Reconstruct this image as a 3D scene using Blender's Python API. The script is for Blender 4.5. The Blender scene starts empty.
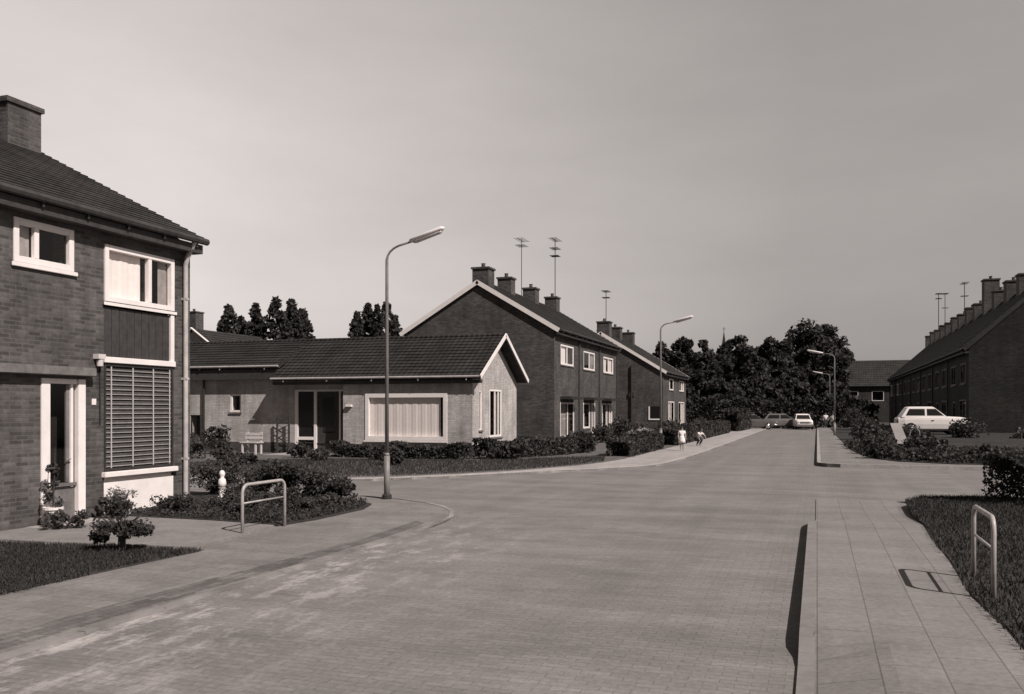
import bpy, bmesh, math, random
import numpy as np
from mathutils import Vector, Matrix
random.seed(7); RNG = np.random.default_rng(11)
R_ = math.radians
scn = bpy.context.scene
COL = scn.collection
TINT = (1.0, 0.92, 0.888)

# ------------------------------------------------------------------ materials
def tint(g): return (g*TINT[0], g*TINT[1], g*TINT[2], 1)
class NT:
    def __init__(s, name):
        s.m = bpy.data.materials.new(name); s.m.use_nodes = True
        s.t = s.m.node_tree; s.b = s.t.nodes['Principled BSDF']; s.o = s.t.nodes['Material Output']
    def n(s, typ, **kw):
        x = s.t.nodes.new(typ)
        for k, v in kw.items():
            if k in x.inputs: x.inputs[k].default_value = v
            else: setattr(x, k, v)
        return x
    def l(s, a, b): s.t.links.new(a, b)
    def math(s, op, a, b=None, c=None):
        x = s.n('ShaderNodeMath', operation=op)
        for i, v in enumerate((a, b, c)):
            if v is None: continue
            if isinstance(v, (int, float)): x.inputs[i].default_value = v
            else: s.l(v, x.inputs[i])
        return x.outputs[0]
    def noise(s, vec, scale, detail=4, rough=.6):
        x = s.n('ShaderNodeTexNoise'); x.inputs['Scale'].default_value = scale
        x.inputs['Detail'].default_value = detail; x.inputs['Roughness'].default_value = rough
        s.l(vec, x.inputs['Vector']); return x.outputs['Fac']
    def ramp(s, fac, lo, hi, a=.3, b=.7):
        x = s.n('ShaderNodeMapRange'); x.inputs['From Min'].default_value = a; x.inputs['From Max'].default_value = b
        x.inputs['To Min'].default_value = lo; x.inputs['To Max'].default_value = hi
        s.l(fac, x.inputs['Value']); return x.outputs[0]
    def grey(s, val):
        c = s.n('ShaderNodeMix', data_type='RGBA', blend_type='MULTIPLY'); c.inputs['Factor'].default_value = 1
        cc = s.n('ShaderNodeCombineColor')
        for i in range(3): s.l(val, cc.inputs[i])
        s.l(cc.outputs[0], c.inputs['A']); c.inputs['B'].default_value = (*TINT, 1)
        s.l(c.outputs['Result'], s.b.inputs['Base Color'])
    def bump(s, h, strength=.3, dist=.02):
        x = s.n('ShaderNodeBump'); x.inputs['Strength'].default_value = strength; x.inputs['Distance'].default_value = dist
        s.l(h, x.inputs['Height']); s.l(x.outputs[0], s.b.inputs['Normal'])
    def pos(s): return s.n('ShaderNodeNewGeometry').outputs['Position']
    def planar(s):
        g = s.n('ShaderNodeNewGeometry'); p = s.n('ShaderNodeSeparateXYZ'); q = s.n('ShaderNodeSeparateXYZ')
        s.l(g.outputs['Position'], p.inputs[0]); s.l(g.outputs['Normal'], q.inputs[0])
        ax = s.math('ABSOLUTE', q.outputs[0]); ay = s.math('ABSOLUTE', q.outputs[1])
        k = s.math('GREATER_THAN', ax, ay); ik = s.math('SUBTRACT', 1.0, k)
        u = s.math('ADD', s.math('MULTIPLY', p.outputs[1], k), s.math('MULTIPLY', p.outputs[0], ik))
        c = s.n('ShaderNodeCombineXYZ'); s.l(u, c.inputs[0]); s.l(p.outputs[2], c.inputs[1]); return c.outputs[0]

def M(name, g, var=.2, scale=6, rough=.8, bump=0., spec=.3, metal=0.):
    a = NT(name); p = a.pos()
    n1 = a.noise(p, scale); n2 = a.noise(p, scale*.13+.2, 2)
    f = a.math('ADD', a.math('MULTIPLY', n1, .6), a.math('MULTIPLY', n2, .4))
    a.grey(a.ramp(f, g*(1-var), g*(1+var), .35, .65))
    a.b.inputs['Roughness'].default_value = rough; a.b.inputs['Specular IOR Level'].default_value = spec
    a.b.inputs['Metallic'].default_value = metal
    if bump: a.bump(n1, bump)
    return a.m

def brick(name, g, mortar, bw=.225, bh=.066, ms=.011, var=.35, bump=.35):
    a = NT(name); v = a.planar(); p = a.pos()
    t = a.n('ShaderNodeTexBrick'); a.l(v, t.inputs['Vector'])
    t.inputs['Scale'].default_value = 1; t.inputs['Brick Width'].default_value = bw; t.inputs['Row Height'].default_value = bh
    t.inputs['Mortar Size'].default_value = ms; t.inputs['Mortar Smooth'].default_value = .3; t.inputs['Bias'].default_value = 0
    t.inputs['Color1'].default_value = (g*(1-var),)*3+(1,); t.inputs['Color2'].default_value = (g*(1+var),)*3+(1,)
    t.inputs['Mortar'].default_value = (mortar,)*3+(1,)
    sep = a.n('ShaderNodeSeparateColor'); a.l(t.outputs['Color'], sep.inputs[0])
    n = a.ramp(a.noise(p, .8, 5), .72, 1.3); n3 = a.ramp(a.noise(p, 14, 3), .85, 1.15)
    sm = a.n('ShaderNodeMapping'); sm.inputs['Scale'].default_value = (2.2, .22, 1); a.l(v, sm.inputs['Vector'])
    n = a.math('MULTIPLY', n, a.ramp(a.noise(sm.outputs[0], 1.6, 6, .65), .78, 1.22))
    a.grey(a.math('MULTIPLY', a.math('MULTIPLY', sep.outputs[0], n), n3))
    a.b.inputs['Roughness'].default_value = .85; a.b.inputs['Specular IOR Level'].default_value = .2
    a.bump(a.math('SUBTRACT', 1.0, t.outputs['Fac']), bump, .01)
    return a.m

def tiles(name, g, bw=.22, bh=.18):
    a = NT(name); v = a.planar(); p = a.pos()
    t = a.n('ShaderNodeTexBrick', offset=0.0); a.l(v, t.inputs['Vector'])
    t.inputs['Scale'].default_value = 1; t.inputs['Brick Width'].default_value = bw; t.inputs['Row Height'].default_value = bh
    t.inputs['Mortar Size'].default_value = .012; t.inputs['Mortar Smooth'].default_value = .5
    t.inputs['Color1'].default_value = (g*.82,)*3+(1,); t.inputs['Color2'].default_value = (g*1.2,)*3+(1,)
    t.inputs['Mortar'].default_value = (g*.5,)*3+(1,)
    sep = a.n('ShaderNodeSeparateColor'); a.l(t.outputs['Color'], sep.inputs[0])
    n = a.ramp(a.noise(p, .9, 5), .7, 1.35)
    a.grey(a.math('MULTIPLY', sep.outputs[0], n))
    s = a.n('ShaderNodeSeparateXYZ'); a.l(v, s.inputs[0])
    w = a.math('SINE', a.math('MULTIPLY', s.outputs[0], 2*math.pi/bw))
    a.bump(w, .5, .02)
    a.b.inputs['Roughness'].default_value = .8; a.b.inputs['Specular IOR Level'].default_value = .25
    return a.m

def paving(name, g, bw, bh, ms, var=.15, rot=0., joint=.5, patch=.25, sand=0.):
    a = NT(name); p = a.pos()
    mp = a.n('ShaderNodeMapping'); mp.inputs['Rotation'].default_value = (0, 0, rot); a.l(p, mp.inputs['Vector'])
    t = a.n('ShaderNodeTexBrick'); a.l(mp.outputs[0], t.inputs['Vector'])
    t.inputs['Scale'].default_value = 1; t.inputs['Brick Width'].default_value = bw; t.inputs['Row Height'].default_value = bh
    t.inputs['Mortar Size'].default_value = ms; t.inputs['Mortar Smooth'].default_value = .4
    t.inputs['Color1'].default_value = (g*(1-var),)*3+(1,); t.inputs['Color2'].default_value = (g*(1+var),)*3+(1,)
    t.inputs['Mortar'].default_value = (g*joint,)*3+(1,)
    sep = a.n('ShaderNodeSeparateColor'); a.l(t.outputs['Color'], sep.inputs[0])
    st = a.n('ShaderNodeMapping'); st.inputs['Scale'].default_value = (.35, 1.3, 1); a.l(p, st.inputs['Vector'])
    n = a.ramp(a.noise(st.outputs[0], .9, 6, .65), 1-patch, 1+patch); n3 = a.ramp(a.noise(p, 22, 3), .85, 1.15)
    lane = a.n('ShaderNodeMapping'); lane.inputs['Scale'].default_value = (1.3, .07, 1); a.l(p, lane.inputs['Vector'])
    n = a.math('MULTIPLY', n, a.ramp(a.noise(lane.outputs[0], 1.0, 4), .9, 1.1))
    val = a.math('MULTIPLY', a.math('MULTIPLY', sep.outputs[0], n), n3)
    if sand:
        # pale sand washed along the left kerb and thinning out across the road (a real deposit)
        xyz = a.n('ShaderNodeSeparateXYZ'); a.l(p, xyz.inputs[0])
        m = a.ramp(xyz.outputs[0], 1.0, 0.0, -5.65, -3.2)
        my = a.ramp(xyz.outputs[1], 1.0, 0.0, 10, 15.5)
        s2 = a.n('ShaderNodeMapping'); s2.inputs['Scale'].default_value = (1.2, .5, 1); a.l(p, s2.inputs['Vector'])
        sn = a.ramp(a.noise(s2.outputs[0], 2.6, 8, .75), 0, 1, .5, .62)
        k = a.math('MULTIPLY', a.math('MULTIPLY', m, my), sn)
        val = a.math('ADD', val, a.math('MULTIPLY', k, sand))
    a.grey(val)
    a.b.inputs['Roughness'].default_value = .85; a.b.inputs['Specular IOR Level'].default_value = .2
    a.bump(a.math('ADD', a.math('SUBTRACT', 1.0, t.outputs['Fac']), a.math('MULTIPLY', a.noise(p, 40, 3), .6)), .35, .008)
    return a.m

def glass(name):
    a = NT(name)
    g = a.n('ShaderNodeBsdfGlossy'); g.inputs['Roughness'].default_value = .03; g.inputs['Color'].default_value = (.9, .87, .84, 1)
    t = a.n('ShaderNodeBsdfTransparent'); t.inputs['Color'].default_value = (.98, .97, .96, 1)
    f = a.n('ShaderNodeFresnel'); a.l(a.math('SUBTRACT', 1.5, a.math('MULTIPLY', a.n('ShaderNodeNewGeometry').outputs['Backfacing'], 1.5-1/1.5)), f.inputs['IOR'])
    mx = a.n('ShaderNodeMixShader'); a.l(f.outputs[0], mx.inputs[0]); a.l(t.outputs[0], mx.inputs[1]); a.l(g.outputs[0], mx.inputs[2])
    a.l(mx.outputs[0], a.o.inputs['Surface']); return a.m

def foliage(name, g, var=.5, scale=1.5):
    a = NT(name); p = a.pos()
    n = a.noise(p, scale, 3); i = a.n('ShaderNodeNewGeometry').outputs['Random Per Island']
    f = a.math('ADD', a.math('MULTIPLY', n, .5), a.math('MULTIPLY', i, .5))
    val = a.ramp(f, g*(1-var), g*(1+var), .25, .75)
    a.grey(val); a.b.inputs['Roughness'].default_value = .65; a.b.inputs['Specular IOR Level'].default_value = .25
    tr = a.n('ShaderNodeBsdfTranslucent'); tr.inputs['Color'].default_value = tint(g*1.2)
    mx = a.n('ShaderNodeMixShader'); mx.inputs[0].default_value = .25
    a.l(a.b.outputs[0], mx.inputs[1]); a.l(tr.outputs[0], mx.inputs[2]); a.l(mx.outputs[0], a.o.inputs['Surface'])
    return a.m

MAT = dict(
 brick_dark=brick('brick_dark', .085, .10), brick_mid=brick('brick_mid', .075, .085), brick_shade=brick('brick_shaded', .022, .025), brick_far=brick('brick_far', .042, .05),  # brick_shade: the right-hand row's shade is put into its base colour
 brick_pale=brick('brick_pale', .43, .36, ms=.01, var=.12, bump=.2), plinth=brick('plinth', .07, .06),
 tile=tiles('roof_tile', .05), tile_b=tiles('roof_tile_bungalow', .03), tile_far=tiles('roof_tile_far', .035), chim=brick('chimney_brick', .08, .09),
 white=M('white_paint', .82, .07, 5, .5), white_panel=M('white_panel', .8, .1, 3, .55), offwhite=M('offwhite_paint', .6, .12, 4, .6),
 wood_dark=M('dark_boards', .05, .3, 9, .7, .2), dark=M('dark_paint', .035, .3, 6, .55), gutter=M('zinc_gutter', .42, .2, 8, .55, metal=.0),
 pipe=M('pale_pipe', .45, .2, 6, .5), concrete=M('concrete', .34, .2, 9, .9, .25), conc_dark=M('weathered_concrete', .16, .3, 7, .9, .25),
 kerb_l=M('kerb_left', .24, .45, 1.6, .9, .3), kerb_r=M('kerb_right', .215, .15, 7, .9, .3), kerb=M('kerb_concrete', .40, .22, 7, .9, .3), steel=M('galvanised_steel', .38, .25, 9, .45, spec=.5), pole=M('lamp_pole_grey', .22, .25, 4, .5, spec=.4),
 curtain=M('net_curtain', .88, .05, 10, .9), curtain_grey=M('grey_curtain', .30, .25, 7, .9), room=M('dark_room', .012, .3, 3, .9),
 blind=M('dark_blind', .06, .3, 12, .6), tape=M('blind_tape', .45, .1, 8, .8), glass=glass('window_glass'),
 leaf=foliage('leaf_dark', .055), leaf2=foliage('leaf_mid', .07), leaf3=foliage('leaf_far', .05, .45, .5), flower=foliage('leaf_flowering', .26, .6, 9),
 grass=foliage('grass_blades', .045, .45, 2.5), bark=M('bark', .05, .35, 9, .9, .4),
 lawn=M('lawn_soil', .045, .35, 5, .95, .4), lawn_pale=M('lawn_dry', .12, .35, 3, .95, .3), soil=M('garden_soil', .034, .4, 7, .95, .5), ground=M('open_ground', .06, .35, .6, .95),
 gravel=M('path_gravel', .22, .22, 16, .95, .4),
 road=paving('road_klinkers', .21, .21, .085, .006, .08, 0, .8, .2, .24),
 strip=paving('strip_bricks', .15, .21, .105, .006, .25, math.pi/2, .6, .3), walk_p=paving('pavement_pale', .36, .30, .30, .006, .08, 0, .8, .14), walk=paving('pavement_tiles', .22, .60, .40, .007, .05, math.pi/2, .66, .16), walk_l=paving('pavement_tiles_left', .21, .30, .30, .006, .08, 0, .7, .22),
 car_white=M('car_white', .80, .03, 2, .3, spec=.5), car_mid=M('car_mid', .10, .1, 2, .25, spec=.6), car_grey=M('car_grey', .17, .06, 2, .3, spec=.5), car_dark=M('car_dark', .04, .1, 2, .25, spec=.6), tyre=M('tyre', .02, .2, 9, .9),
 chrome=M('chrome', .6, .1, 3, .2, spec=.7, metal=.8), car_glass=M('car_glass', .02, .1, 2, .06, spec=.6), lens=M('lamp_lens', .55, .1, 8, .15, spec=.6),
 skin=M('skin', .34, .08, 5, .6), hair=M('hair', .03, .3, 20, .6), cloth_white=M('cloth_white', .78, .06, 9, .9), cloth_dark=M('cloth_dark', .05, .2, 9, .9), cloth_mid=M('cloth_mid', .2, .2, 9, .9),
)

# ------------------------------------------------------------------ mesh building
OFF = {}                       # world origin of each thing while it is being built
def off_of(o):
    return OFF.get(o.name, Vector((0, 0, 0))) if o else Vector((0, 0, 0))
class MB:
    def __init__(s): s.v = []; s.f = []
    def add(s, vs, fs):
        k = len(s.v); s.v += [tuple(v) for v in vs]; s.f += [tuple(i+k for i in f) for f in fs]; return s
    def quad(s, *p): return s.add(p, [tuple(range(len(p)))])
    def box(s, x0, x1, y0, y1, z0, z1):
        x0, x1 = sorted((x0, x1)); y0, y1 = sorted((y0, y1)); z0, z1 = sorted((z0, z1))
        return s.add([(x0,y0,z0),(x1,y0,z0),(x1,y1,z0),(x0,y1,z0),(x0,y0,z1),(x1,y0,z1),(x1,y1,z1),(x0,y1,z1)],
                     [(3,2,1,0),(4,5,6,7),(0,1,5,4),(1,2,6,5),(2,3,7,6),(3,0,4,7)])
    def tube(s, pts, r, seg=10, cap=True):
        pts = [Vector(p) for p in pts]; rs = r if isinstance(r, (list, tuple)) else [r]*len(pts)
        vs = []; fs = []; prev = None
        for i, p in enumerate(pts):
            d = (pts[min(i+1, len(pts)-1)]-pts[max(i-1, 0)]).normalized()
            a = d.orthogonal().normalized() if prev is None else (prev-d*prev.dot(d)).normalized()
            prev = a; b = d.cross(a)
            for k in range(seg):
                t = 2*math.pi*k/seg; vs.append(p+(a*math.cos(t)+b*math.sin(t))*rs[i])
        for i in range(len(pts)-1):
            for k in range(seg):
                fs.append((i*seg+k, i*seg+(k+1)%seg, (i+1)*seg+(k+1)%seg, (i+1)*seg+k))
        if cap: fs.append(tuple(range(seg-1, -1, -1))); fs.append(tuple((len(pts)-1)*seg+k for k in range(seg)))
        return s.add(vs, fs)
    def lathe(s, prof, c=(0,0,0), seg=16):
        c = Vector(c); vs = []; fs = []
        for r, z in prof:
            for k in range(seg):
                t = 2*math.pi*k/seg; vs.append(c+Vector((r*math.cos(t), r*math.sin(t), z)))
        n = len(prof)
        for i in range(n-1):
            for k in range(seg): fs.append((i*seg+k, i*seg+(k+1)%seg, (i+1)*seg+(k+1)%seg, (i+1)*seg+k))
        fs.append(tuple(range(seg-1, -1, -1))); fs.append(tuple((n-1)*seg+k for k in range(seg)))
        return s.add(vs, fs)
    def loft(s, rings, cap=True):
        n = len(rings[0]); vs = [p for r in rings for p in r]; fs = []
        for i in range(len(rings)-1):
            for k in range(n): fs.append((i*n+k, i*n+(k+1)%n, (i+1)*n+(k+1)%n, (i+1)*n+k))
        if cap: fs.append(tuple(range(n-1, -1, -1))); fs.append(tuple((len(rings)-1)*n+k for k in range(n)))
        return s.add(vs, fs)
    def slab(s, outline, z0, z1):
        n = len(outline)
        vs = [(x, y, z1) for x, y in outline]+[(x, y, z0) for x, y in outline]
        return s.add(vs, [tuple(range(n))]+[(i, i+n, (i+1)%n+n, (i+1)%n) for i in range(n)])
    def build(s, name, mat, parent=None, bevel=0, smooth=False, org=None):
        o3 = Vector(org) if org is not None else off_of(parent)
        me = bpy.data.meshes.new(name); me.from_pydata([tuple(Vector(v)-o3) for v in s.v], [], s.f)
        bm = bmesh.new(); bm.from_mesh(me)
        bmesh.ops.recalc_face_normals(bm, faces=bm.faces)
        if bevel: bmesh.ops.bevel(bm, geom=list(bm.edges), offset=bevel, segments=2, affect='EDGES', clamp_overlap=True)
        ng = [f for f in bm.faces if len(f.verts) > 4]
        if ng: bmesh.ops.triangulate(bm, faces=ng)
        bm.to_mesh(me); bm.free()
        me.materials.append(MAT[mat] if isinstance(mat, str) else mat)
        if smooth:
            for p in me.polygons: p.use_smooth = True
        o = bpy.data.objects.new(name, me); COL.objects.link(o)
        if parent: o.parent = parent
        if org is not None and parent is None: o.location = o3
        OFF[o.name] = o3
        return o

def props(o, label=None, cat=None, group=None, kind=None):
    if label: o['label'] = label
    if cat: o['category'] = cat
    if group: o['group'] = group
    if kind: o['kind'] = kind
    return o
def thing(name, label, cat, loc, group=None):
    o = bpy.data.objects.new(name, None); COL.objects.link(o); o.location = loc; o.empty_display_size = .2
    OFF[o.name] = Vector(loc); return props(o, label, cat, group)
def struct(name, mb, mat, **k): return props(mb.build(name, mat, **k), kind='structure')
def copy_tree(o, parent=None):
    c = o.copy(); COL.objects.link(c)
    if parent: c.parent = parent
    for ch in list(o.children): copy_tree(ch, c)
    return c

# leaf clouds -------------------------------------------------------
def leaves(pts, size, jitter=.65, flat=0.):
    n = len(pts); a = RNG.normal(size=(n, 3)); a /= np.linalg.norm(a, axis=1)[:, None]
    b = RNG.normal(size=(n, 3)); b -= a*(a*b).sum(1)[:, None]; b /= np.linalg.norm(b, axis=1)[:, None]
    s = size*(1+jitter*RNG.uniform(-1, 1, n))[:, None]
    V = np.stack([pts-a*s*.6, pts+b*s*.38, pts+a*s*.6, pts-b*s*.38], 1).reshape(-1, 3)
    return V
def leaf_mesh(name, V, mat, parent=None, org=(0,0,0)):
    n = len(V)//4; me = bpy.data.meshes.new(name)
    V = V-np.array(org)
    me.vertices.add(4*n); me.vertices.foreach_set('co', V.astype(np.float32).ravel())
    me.loops.add(4*n); me.loops.foreach_set('vertex_index', np.arange(4*n, dtype=np.int32))
    me.polygons.add(n); me.polygons.foreach_set('loop_start', np.arange(0, 4*n, 4, dtype=np.int32))
    me.update(calc_edges=True); me.materials.append(MAT[mat])
    o = bpy.data.objects.new(name, me); COL.objects.link(o)
    if parent: o.parent = parent
    else: o.location = org
    return o
def clump_points(n, nc, shape, rc, surf=.25):
    """clump centres by shape(u) -> point; leaves thrown round each centre"""
    C = np.array([shape() for _ in range(nc)]); rr = rc*RNG.uniform(.45, 1.55, nc)
    k = RNG.integers(0, nc, n); d = RNG.normal(size=(n, 3)); d /= np.linalg.norm(d, axis=1)[:, None]
    r = RNG.uniform(surf, 1, n)**.7
    return C[k]+d*(r*rr[k])[:, None]*np.array([1, 1, .8])
def ell(rx, ry, rz, cz, lo=.35, bottom=-1.):
    def f():
        while True:
            d = RNG.normal(size=3); d /= np.linalg.norm(d)
            if d[2] >= bottom: break
        r = RNG.uniform(lo, 1)
        return np.array([d[0]*rx*r, d[1]*ry*r, cz+d[2]*rz*r])
    return f
def spindle(r, z0, z1, p=.8):
    def f():
        t = RNG.uniform(0, 1)**.9; z = z0+(z1-z0)*t
        w = r*(math.sin(math.pi*min(1, (t*.85+.15)))**p); a = RNG.uniform(0, 2*math.pi); q = math.sqrt(RNG.uniform(.1, 1))
        return np.array([math.cos(a)*w*q, math.sin(a)*w*q, z])
    return f
def limbs(mb, h, r, top, n=6, spread=1.5, seg=8):
    mb.tube([(0,0,-.1),(0,0,h*.3),(r*.4,r*.2,h*.65),(0,0,h)], [r*1.35, r, r*.8, r*.55], seg)
    for i in range(n):
        a = i*2.4+.3; z0 = h*(.55+.45*i/n); L = spread*(.7+.3*((i*7)%3))
        p0 = Vector((0, 0, z0)); p2 = Vector((math.cos(a)*L, math.sin(a)*L, min(top, z0+L*1.1)))
        mb.tube([p0, p0.lerp(p2, .5)+Vector((0, 0, -.1*L)), p2], [r*.5, r*.33, r*.12], 6)
def tree(name, label, cat, loc, n, nc, shape, rc, size, trunk, mat='leaf3', group=None, rot=0):
    t = thing(name, label, cat, loc, group)
    mb = MB(); limbs(mb, *trunk); mb.build('trunk', 'bark', t, smooth=True, org=(0,0,0))
    leaf_mesh('crown', leaves(clump_points(n, nc, shape, rc), size), mat, t)
    t.rotation_euler.z = rot; return t
def shrub(name, label, cat, loc, r, h, n=1400, size=.07, mat='leaf', group=None, ry=None, nc=None):
    t = thing(name, label, cat, loc, group)
    nc = nc or 18
    P = clump_points(n, nc, ell(r*.72, (ry or r)*.72, h*.42, h*.52, .2), min(r, h)*.34)
    P[:, 2] = np.maximum(P[:, 2], .02)
    leaf_mesh('foliage', leaves(P, size), mat, t)
    mb = MB()
    for i in range(5):
        a = i*1.26; mb.tube([(0,0,-.04),(math.cos(a)*r*.3, math.sin(a)*(ry or r)*.3, h*.4),(math.cos(a)*r*.55, math.sin(a)*(ry or r)*.55, h*.7)], [.018,.013,.006], 5)
    mb.build('stem', 'bark', t, org=(0,0,0)); return t
def hedge(name, label, path, w, h, dens, size, mat='leaf', z0=.05, wob=.12):
    P = []
    for (x0, y0), (x1, y1) in zip(path, path[1:]):
        L = math.hypot(x1-x0, y1-y0); n = int(L*dens*1.8); t = RNG.uniform(0, 1, n)
        nx, ny = -(y1-y0)/L, (x1-x0)/L
        s = RNG.uniform(-1, 1, n); t = np.clip(t+np.where(RNG.uniform(0,1,n)<.06, RNG.normal(0,.02,n), 0)*3/L, -.3/L, 1+.3/L); z = RNG.uniform(0, 1, n)**.8
        e = 1+wob*np.sin(t*L*2.3+x0)+wob*.7*np.sin(t*L*5.1+1)
        # keep the leaves near the skin of the hedge
        k = RNG.uniform(0, 1, n); top = k < .4
        zz = np.where(top, h*e*RNG.uniform(.86, 1.04, n), h*e*z); ss = np.where(top, s, np.sign(s)*RNG.uniform(.7, 1.06, n))
        P.append(np.stack([x0+(x1-x0)*t+nx*ss*w/2, y0+(y1-y0)*t+ny*ss*w/2, z0+zz], 1))
    P = np.concatenate(P); c = P.mean(0); c[2] = z0
    t = thing(name, label, 'hedge', tuple(c))
    leaf_mesh('foliage', leaves(P, size), mat, t, org=c)
    for (x0, y0), (x1, y1) in zip(path, path[1:]):
        mb = MB(); L = math.hypot(x1-x0, y1-y0); nx, ny = -(y1-y0)/L, (x1-x0)/L; q = w*.24; tx, ty = (x1-x0)/L*w*.95, (y1-y0)/L*w*.95
        x0, y0, x1, y1 = x0+tx, y0+ty, x1-tx, y1-ty
        mb.slab([(x0+nx*q, y0+ny*q), (x1+nx*q, y1+ny*q), (x1-nx*q, y1-ny*q), (x0-nx*q, y0-ny*q)], z0-.05, z0+h*.45)
        mb.build('twigs', 'wood_dark', t)
    return t
def grass(name, label, poly_fn, n, h, z, mat='grass'):
    """poly_fn(n) -> n points; thin upright blades, one stuff object"""
    xy = poly_fn(n); n = len(xy); a = RNG.uniform(0, math.pi, n); w = .006+.004*RNG.uniform(0, 1, n); hh = h*RNG.uniform(.4, 1.2, n)
    dx, dy = np.cos(a)*w, np.sin(a)*w; lx, ly = RNG.normal(0, h*.35, n), RNG.normal(0, h*.35, n)
    o = np.zeros(n)+z
    V = np.stack([np.stack([xy[:,0]-dx, xy[:,1]-dy, o], 1), np.stack([xy[:,0]+dx, xy[:,1]+dy, o], 1),
                  np.stack([xy[:,0]+lx+dx*.2, xy[:,1]+ly+dy*.2, o+hh], 1), np.stack([xy[:,0]+lx-dx*.2, xy[:,1]+ly-dy*.2, o+hh], 1)], 1).reshape(-1, 3)
    return props(leaf_mesh(name, V, mat), label, 'grass', kind='stuff')
def in_poly(poly):
    P = np.array(poly)
    def f(n):
        lo, hi = P.min(0), P.max(0); q = RNG.uniform(lo, hi, (n*2, 2)); ins = np.zeros(len(q), bool); j = len(P)-1
        for i in range(len(P)):
            xi, yi = P[i]; xj, yj = P[j]
            c = ((yi > q[:,1]) != (yj > q[:,1])) & (q[:,0] < (xj-xi)*(q[:,1]-yi)/(yj-yi+1e-12)+xi); ins ^= c; j = i
        return q[ins][:n]
    return f

# wall / window / roof helpers -------------------------------------
class Face:
    """a vertical wall plane: axis 'x' or 'y' held at c, outward sign s"""
    def __init__(s, axis, c, sg): s.axis, s.c, s.s = axis, c, sg
    def p(s, a, z, o=0.): return (s.c+s.s*o, a, z) if s.axis == 'x' else (a, s.c+s.s*o, z)
    def box(s, mb, a0, a1, z0, z1, o0, o1):
        if s.axis == 'x': mb.box(s.c+s.s*o0, s.c+s.s*o1, a0, a1, z0, z1)
        else: mb.box(a0, a1, s.c+s.s*o0, s.c+s.s*o1, z0, z1)
    def wall(s, mb, a0, a1, z0, z1, holes=(), depth=.14):
        A = sorted({a0, a1, *[h[0] for h in holes], *[h[1] for h in holes]}); Z = sorted({z0, z1, *[h[2] for h in holes], *[h[3] for h in holes]})
        for i in range(len(A)-1):
            for j in range(len(Z)-1):
                ca, cz = (A[i]+A[i+1])/2, (Z[j]+Z[j+1])/2
                if any(h[0] < ca < h[1] and h[2] < cz < h[3] for h in holes): continue
                mb.quad(s.p(A[i], Z[j]), s.p(A[i+1], Z[j]), s.p(A[i+1], Z[j+1]), s.p(A[i], Z[j+1]))
        for (b0, b1, y0, y1) in holes:
            for q in (((b0,y0),(b1,y0)), ((b1,y0),(b1,y1)), ((b1,y1),(b0,y1)), ((b0,y1),(b0,y0))):
                mb.quad(s.p(*q[0]), s.p(*q[1]), s.p(*q[1], -depth), s.p(*q[0], -depth))
            # dark box of the room behind, a shallow alcove that closes the wall volume
            d2 = -.5
            mb.quad(s.p(b0,y0,d2), s.p(b1,y0,d2), s.p(b1,y1,d2), s.p(b0,y1,d2))
            for q in (((b0,y0),(b1,y0)), ((b1,y0),(b1,y1)), ((b1,y1),(b0,y1)), ((b0,y1),(b0,y0))):
                mb.quad(s.p(*q[0], -depth), s.p(*q[1], -depth), s.p(*q[1], d2), s.p(*q[0], d2))
    def window(s, parent, a0, a1, z0, z1, fw=.07, bars=(), hbars=(), mat='white', cur=None, rec=.06, sill=True, name='window', pane=True, thick=.05):
        mb = MB(); o0, o1 = -rec-thick, -rec
        s.box(mb, a0, a0+fw, z0, z1, o0, o1); s.box(mb, a1-fw, a1, z0, z1, o0, o1)
        s.box(mb, a0+fw, a1-fw, z0, z0+fw, o0, o1); s.box(mb, a0+fw, a1-fw, z1-fw, z1, o0, o1)
        for b in bars: s.box(mb, b-fw*.45, b+fw*.45, z0+fw, z1-fw, o0+.002, o1-.004)
        for b in hbars: s.box(mb, a0+fw, a1-fw, b-fw*.45, b+fw*.45, o0+.002, o1-.006)
        w = mb.build(name, mat, parent, bevel=.006)
        if pane:
            m = MB(); m.quad(s.p(a0+fw*.5, z0+fw*.5, o0+.02), s.p(a1-fw*.5, z0+fw*.5, o0+.02), s.p(a1-fw*.5, z1-fw*.5, o0+.02), s.p(a0+fw*.5, z1-fw*.5, o0+.02))
            m.build('pane', 'glass', w)
        m = MB(); s.box(m, a0+.003, a1-.003, z0+.003, z1-.003, -.46, -.44); m.build('interior', 'room', w)
        if cur:
            for (c0, c1, zc, mt) in cur:      # pleated curtain: wavy sheet
                m = MB(); n = max(6, int((c1-c0)/.035)); vs = []; oc = .02 if o1-o0 > .07 else .04
                for i in range(n+1):
                    a = c0+(c1-c0)*i/n; o = o0-oc+.004*math.sin(i*1.7)+.005*math.sin(i*.6)
                    vs += [s.p(a, zc, o), s.p(a, z1-.01, o)]
                m.add(vs, [(2*i, 2*i+2, 2*i+3, 2*i+1) for i in range(n)]); m.build('curtain', mt, w, smooth=True)
        if sill:
            m = MB(); s.box(m, a0-.05, a1+.05, z0-.07, z0-.003, -rec, .05); m.build('sill', 'conc_dark' if sill is True else sill, w, bevel=.008)
        return w
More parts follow.
